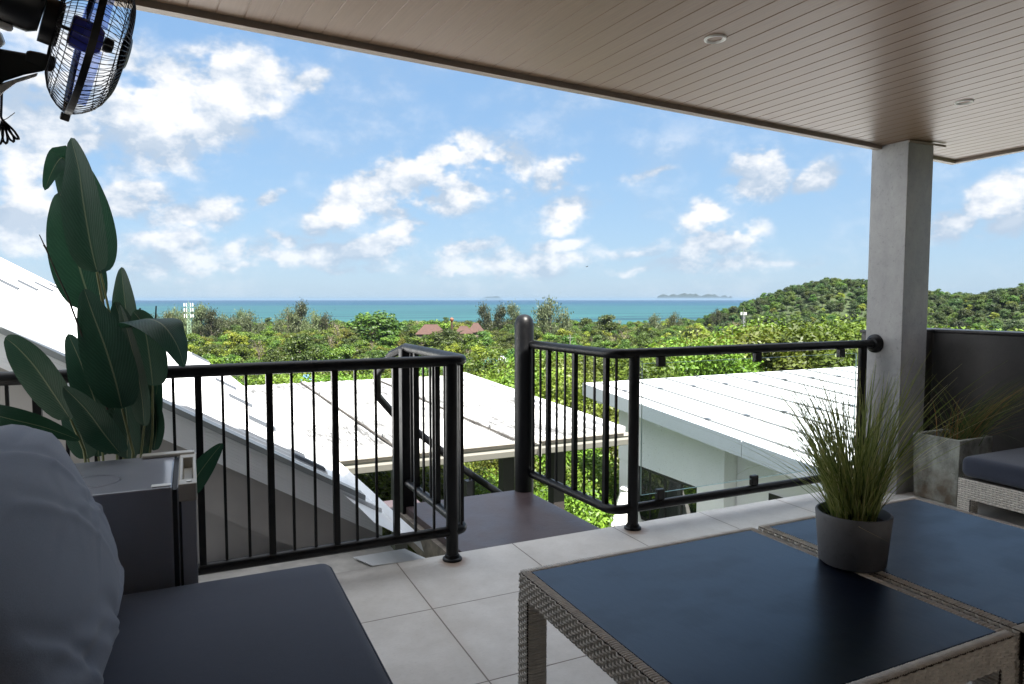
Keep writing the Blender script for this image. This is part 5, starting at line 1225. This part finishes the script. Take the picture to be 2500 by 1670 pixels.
def wood_mass():
    keys = ['a1', 'a2', 'a3', 'b1', 'b2', 'b3', 'y1', 'y3', 'h1', 'palm', 'palm2', 'bare']
    me = bpy.data.meshes.new('forest'); me.from_pydata([p[:3] for p in far], [], [])
    me.attributes.new('pick', 'INT', 'POINT').data.foreach_set('value', [keys.index(p[3]) for p in far])
    me.attributes.new('size', 'FLOAT', 'POINT').data.foreach_set('value', [p[4] for p in far]); me.attributes.new('turn', 'FLOAT', 'POINT').data.foreach_set('value', [p[5] for p in far])
    o = bpy.data.objects.new('forest', me); C.objects.link(o); o['kind'] = 'stuff'; o['label'] = 'far wood covering the valley floor and the hill'; o['category'] = 'forest'
    g = bpy.data.node_groups.new('forest', 'GeometryNodeTree'); g.interface.new_socket('Geometry', in_out='INPUT', socket_type='NodeSocketGeometry'); g.interface.new_socket('Geometry', in_out='OUTPUT', socket_type='NodeSocketGeometry')
    N = g.nodes; Lk = g.links; gi = N.new('NodeGroupInput'); go = N.new('NodeGroupOutput'); jn = N.new('GeometryNodeJoinGeometry')
    def attr(nm, typ): n = N.new('GeometryNodeInputNamedAttribute'); n.data_type = typ; n.inputs['Name'].default_value = nm; return n.outputs['Attribute']
    pk, sz, tn = attr('pick', 'INT'), attr('size', 'FLOAT'), attr('turn', 'FLOAT')
    pts = N.new('GeometryNodeMeshToPoints'); Lk.new(gi.outputs[0], pts.inputs[0])
    cr = N.new('ShaderNodeCombineXYZ'); Lk.new(tn, cr.inputs[2])
    for i, k in enumerate(keys):
        src = next((q for q in C.objects if q.type == 'MESH' and q.data == KIND[k]['full']), None)
        if src is None: src = plant_tree(k, *polar(1250 + 60 * i, 118 + i), .8, LAB['middle', 'mid', k.rstrip('0123456789')], None, False)
        oi = N.new('GeometryNodeObjectInfo'); oi.transform_space = 'ORIGINAL'; oi.inputs['Object'].default_value = src; oi.inputs['As Instance'].default_value = True
        cmp = N.new('FunctionNodeCompare'); cmp.data_type = 'INT'; cmp.operation = 'EQUAL'; ins = [s for s in cmp.inputs if s.type == 'INT']; Lk.new(pk, ins[0]); ins[1].default_value = i
        ip = N.new('GeometryNodeInstanceOnPoints'); Lk.new(pts.outputs[0], ip.inputs['Points']); Lk.new(cmp.outputs[0], ip.inputs['Selection']); Lk.new(oi.outputs['Geometry'], ip.inputs['Instance']); Lk.new(cr.outputs[0], ip.inputs['Rotation']); Lk.new(sz, ip.inputs['Scale'])
        Lk.new(ip.outputs[0], jn.inputs[0])
    Lk.new(jn.outputs[0], go.inputs[0]); md = o.modifiers.new('forest', 'NODES'); md.node_group = g
wood_mass()
print('trees', cnt, 'far', len(far))

# ================================================================== DISTANT STRUCTURES
def mast(xpx, ytop, r, label, w, mat, cols, aw=.2, ah=2.1):
    x, y = polar(xpx, r); D = r * math.cos(math.atan((xpx - 1250) / FPX)); zt = 1.4 + D * (730 - ytop) / FPX; z = zg(x, y); h = zt - z
    o = thing('telecom_mast', label, 'mast', (x, y, z)); mb = MB(); n = 12
    for (sx, sy) in ((-1, -1), (1, -1), (1, 1), (-1, 1)): mb.tube([(x + sx * w, y + sy * w, z - 1), (x + sx * w * .75, y + sy * w * .75, zt - 1)], [.16, .11], 4)
    for k in range(n):
        za, zb = z + h * k / n, z + h * (k + 1) / n; ww = w * (1 - .25 * k / n)
        for (a, b) in (((-1, -1), (1, -1)), ((1, -1), (1, 1)), ((1, 1), (-1, 1)), ((-1, 1), (-1, -1))):
            mb.tube([(x + a[0] * ww, y + a[1] * ww, za), (x + b[0] * ww, y + b[1] * ww, zb)], .07, 4); mb.tube([(x + b[0] * ww, y + b[1] * ww, za), (x + a[0] * ww, y + a[1] * ww, zb)], .07, 4); mb.tube([(x + a[0] * ww, y + a[1] * ww, zb), (x + b[0] * ww, y + b[1] * ww, zb)], .07, 4)
    mb.build('lattice', mat, o)
    for zz in cols:
        for k in range(6):
            a = k * math.pi / 3; cx, cy = x + math.cos(a) * w * 2.0, y + math.sin(a) * w * 2.0
            MB().box((cx - aw, cy - aw, zt - zz - ah), (cx + aw, cy + aw, zt - zz)).build('antenna', M['white_pl'], o)
    MB().tube([(x, y, zt - 1), (x, y, zt + 2.4)], .06, 4).build('lightning_rod', mat, o)
mast(461, 740, 480, 'tall green lattice mast carrying two tiers of white antennas at the left', 1.25, simple('green_steel', (.25, .36, .24), .6), (0, 3.2, 7))
mast(1815, 762, 430, 'thin grey lattice mast with white antennas in front of the green hill', .8, M['steel'], (0,), .14, 1.7)
def hip(xpx, ytop, r, w, d, hr, label, mat, group=None, wallh=3, rot=0, zoff=0, gap=0):
    x, y = polar(xpx, r); D = r * math.cos(math.atan((xpx - 1250) / FPX)); zt = 1.4 + D * (730 - ytop) / FPX
    o = thing('house', label, 'house', (x, y, zt - hr - wallh), group); T = Matrix.Translation((x, y, 0)) @ Matrix.Rotation(-YAW + rot, 4, 'Z')
    mb = MB(); e = [(-w / 2, -d / 2, zt - hr), (w / 2, -d / 2, zt - hr), (w / 2, d / 2, zt - hr), (-w / 2, d / 2, zt - hr)]; rl = max(.3, w / 2 - d / 2 * .8)
    rdg = [(-rl, 0, zt), (rl, 0, zt)]; v = [T @ Vector(p) for p in e + rdg]
    low = [T @ Vector((px * .98, py * .98, pz - .25)) for px, py, pz in e]
    mb.add(v + low, [(0, 1, 5, 4), (1, 2, 5), (2, 3, 4, 5), (3, 0, 4), (6, 7, 1, 0), (7, 8, 2, 1), (8, 9, 3, 2), (9, 6, 0, 3), (9, 8, 7, 6)]); rf = mb.build('roof', mat, o)
    mb = MB(); mb.tube([T @ Vector(p) for p in rdg], .14, 5); mb.build('ridge', mat, rf)
    MB().box((-w / 2 + .8, -d / 2 + .8, zt - hr - wallh - 6), (w / 2 - .8, d / 2 - .8, zt - hr - .26), T).build('wall', M['cream'], o)
    for k in (-1, 1): MB().box((k * w * .22 - .7, -d / 2 + .74, zt - hr - wallh * .75), (k * w * .22 + .7, -d / 2 + .82, zt - hr - .8), T).build('window', M['frame'], o)
hip(1052, 792, 400, 17, 12, 5.5, 'brown hip-roofed building among trees, leftmost of three, left of the red tower', M['terracotta'])
hip(1132, 796, 400, 11, 9, 4.2, 'brown hip-roofed building just right of the red tower, in front of the taller one', M['terracotta'])
hip(1162, 788, 405, 10.5, 10, 5.5, 'tallest brown pyramid-roofed building right of the red tower', M['terracotta'])
hip(1840, 796, 300, 11, 6, 1.8, 'orange-red low roof among trees at the foot of the hill', M['terracotta'])
hip(1768, 818, 250, 4, 3, 1.2, 'small pale house with red roof beside the grey mast', M['terracotta'])
hip(1198, 872, 118, 2.6, 2.4, .9, 'small hut with turquoise roof among trees left of the tall post', M['teal_roof'], wallh=1.6)
hip(1226, 871, 120, 2.2, 2.2, .8, 'small hut with pale grey roof beside the turquoise one', M['steel'], wallh=1.6)
hip(745, 918, 80, 2.2, 2, .8, 'small blue-roofed shed glimpsed through the left railing bars', M['blue_roof'], wallh=1.4)
def tower():
    r = 395; xpx = 1103; x, y = polar(xpx, r); D = r * math.cos(math.atan((xpx - 1250) / FPX)); zt = 1.4 + D * (730 - 775) / FPX
    o = thing('water_tower', 'thin reddish tower with flared top between the brown roofs', 'tower', (x, y, zg(x, y)))
    MB().lathe([(.55, zg(x, y) - zt - 1), (.5, -3.2), (.45, -2.6)], (x, y, zt), 12).build('shaft', M['terracotta'], o, True)
    MB().lathe([(.45, -2.6), (1.1, -1.6), (1.15, -.9), (.6, -.3), (0, 0)], (x, y, zt), 12).build('tank', simple('orange_tank', (.18, .06, .03), .6), o, True)
tower()
def pole(xpx, ytop, r, label):
    x, y = polar(xpx, r); D = r * math.cos(math.atan((xpx - 1250) / FPX)); zt = 1.4 + D * (730 - ytop) / FPX; z = zg(x, y)
    o = thing('utility_pole', label, 'pole', (x, y, z), 'utility poles'); MB().tube([(x, y, z - .5), (x, y, zt)], .12, 6).build('shaft', M['weathered'], o); MB().box((x - .9, y - .06, zt - .8), (x + .9, y + .06, zt - .68)).build('crossarm', M['weathered'], o)
pole(1790, 806, 240, 'pale utility pole left of the grey mast'); pole(1392, 818, 200, 'pale utility pole among the trees just right of the tall round post')
def bird():
    p = at(1433, 651, 150); o = thing('bird', 'tiny dark bird flying in the sky above the sea', 'bird', p)
    MB().lathe([(0, -.28), (.05, -.2), (.075, 0), (.05, .16), (0, .26)], M=Matrix.Translation(p) @ Matrix.Rotation(R(70), 4, 'Y'), n=8).build('body', M['black'], o, True)
    for s in (-1, 1): MB().hexa([p + Vector((-.08, 0, 0)), p + Vector((.09, 0, 0)), p + Vector((.05, s * .5, .16)), p + Vector((-.10, s * .52, .15))], [p + Vector((-.08, 0, .012)), p + Vector((.09, 0, .012)), p + Vector((.05, s * .5, .168)), p + Vector((-.10, s * .52, .158))]).build('wing', M['black'], o)
bird()

# ================================================================== AIR
def haze():
    m = bpy.data.materials.new('haze'); m.use_nodes = True; n = m.node_tree; n.nodes.remove(n.nodes['Principled BSDF'])
    v = n.nodes.new('ShaderNodeVolumePrincipled'); v.inputs['Density'].default_value = 3.0e-5; v.inputs['Color'].default_value = (.205, .295, .40, 1)
    n.links.new(v.outputs[0], n.nodes['Material Output'].inputs['Volume'])
    o = MB().box((-100000, -100000, -420), (100000, 100000, 60)).build('haze', m); o['kind'] = 'stuff'
haze()
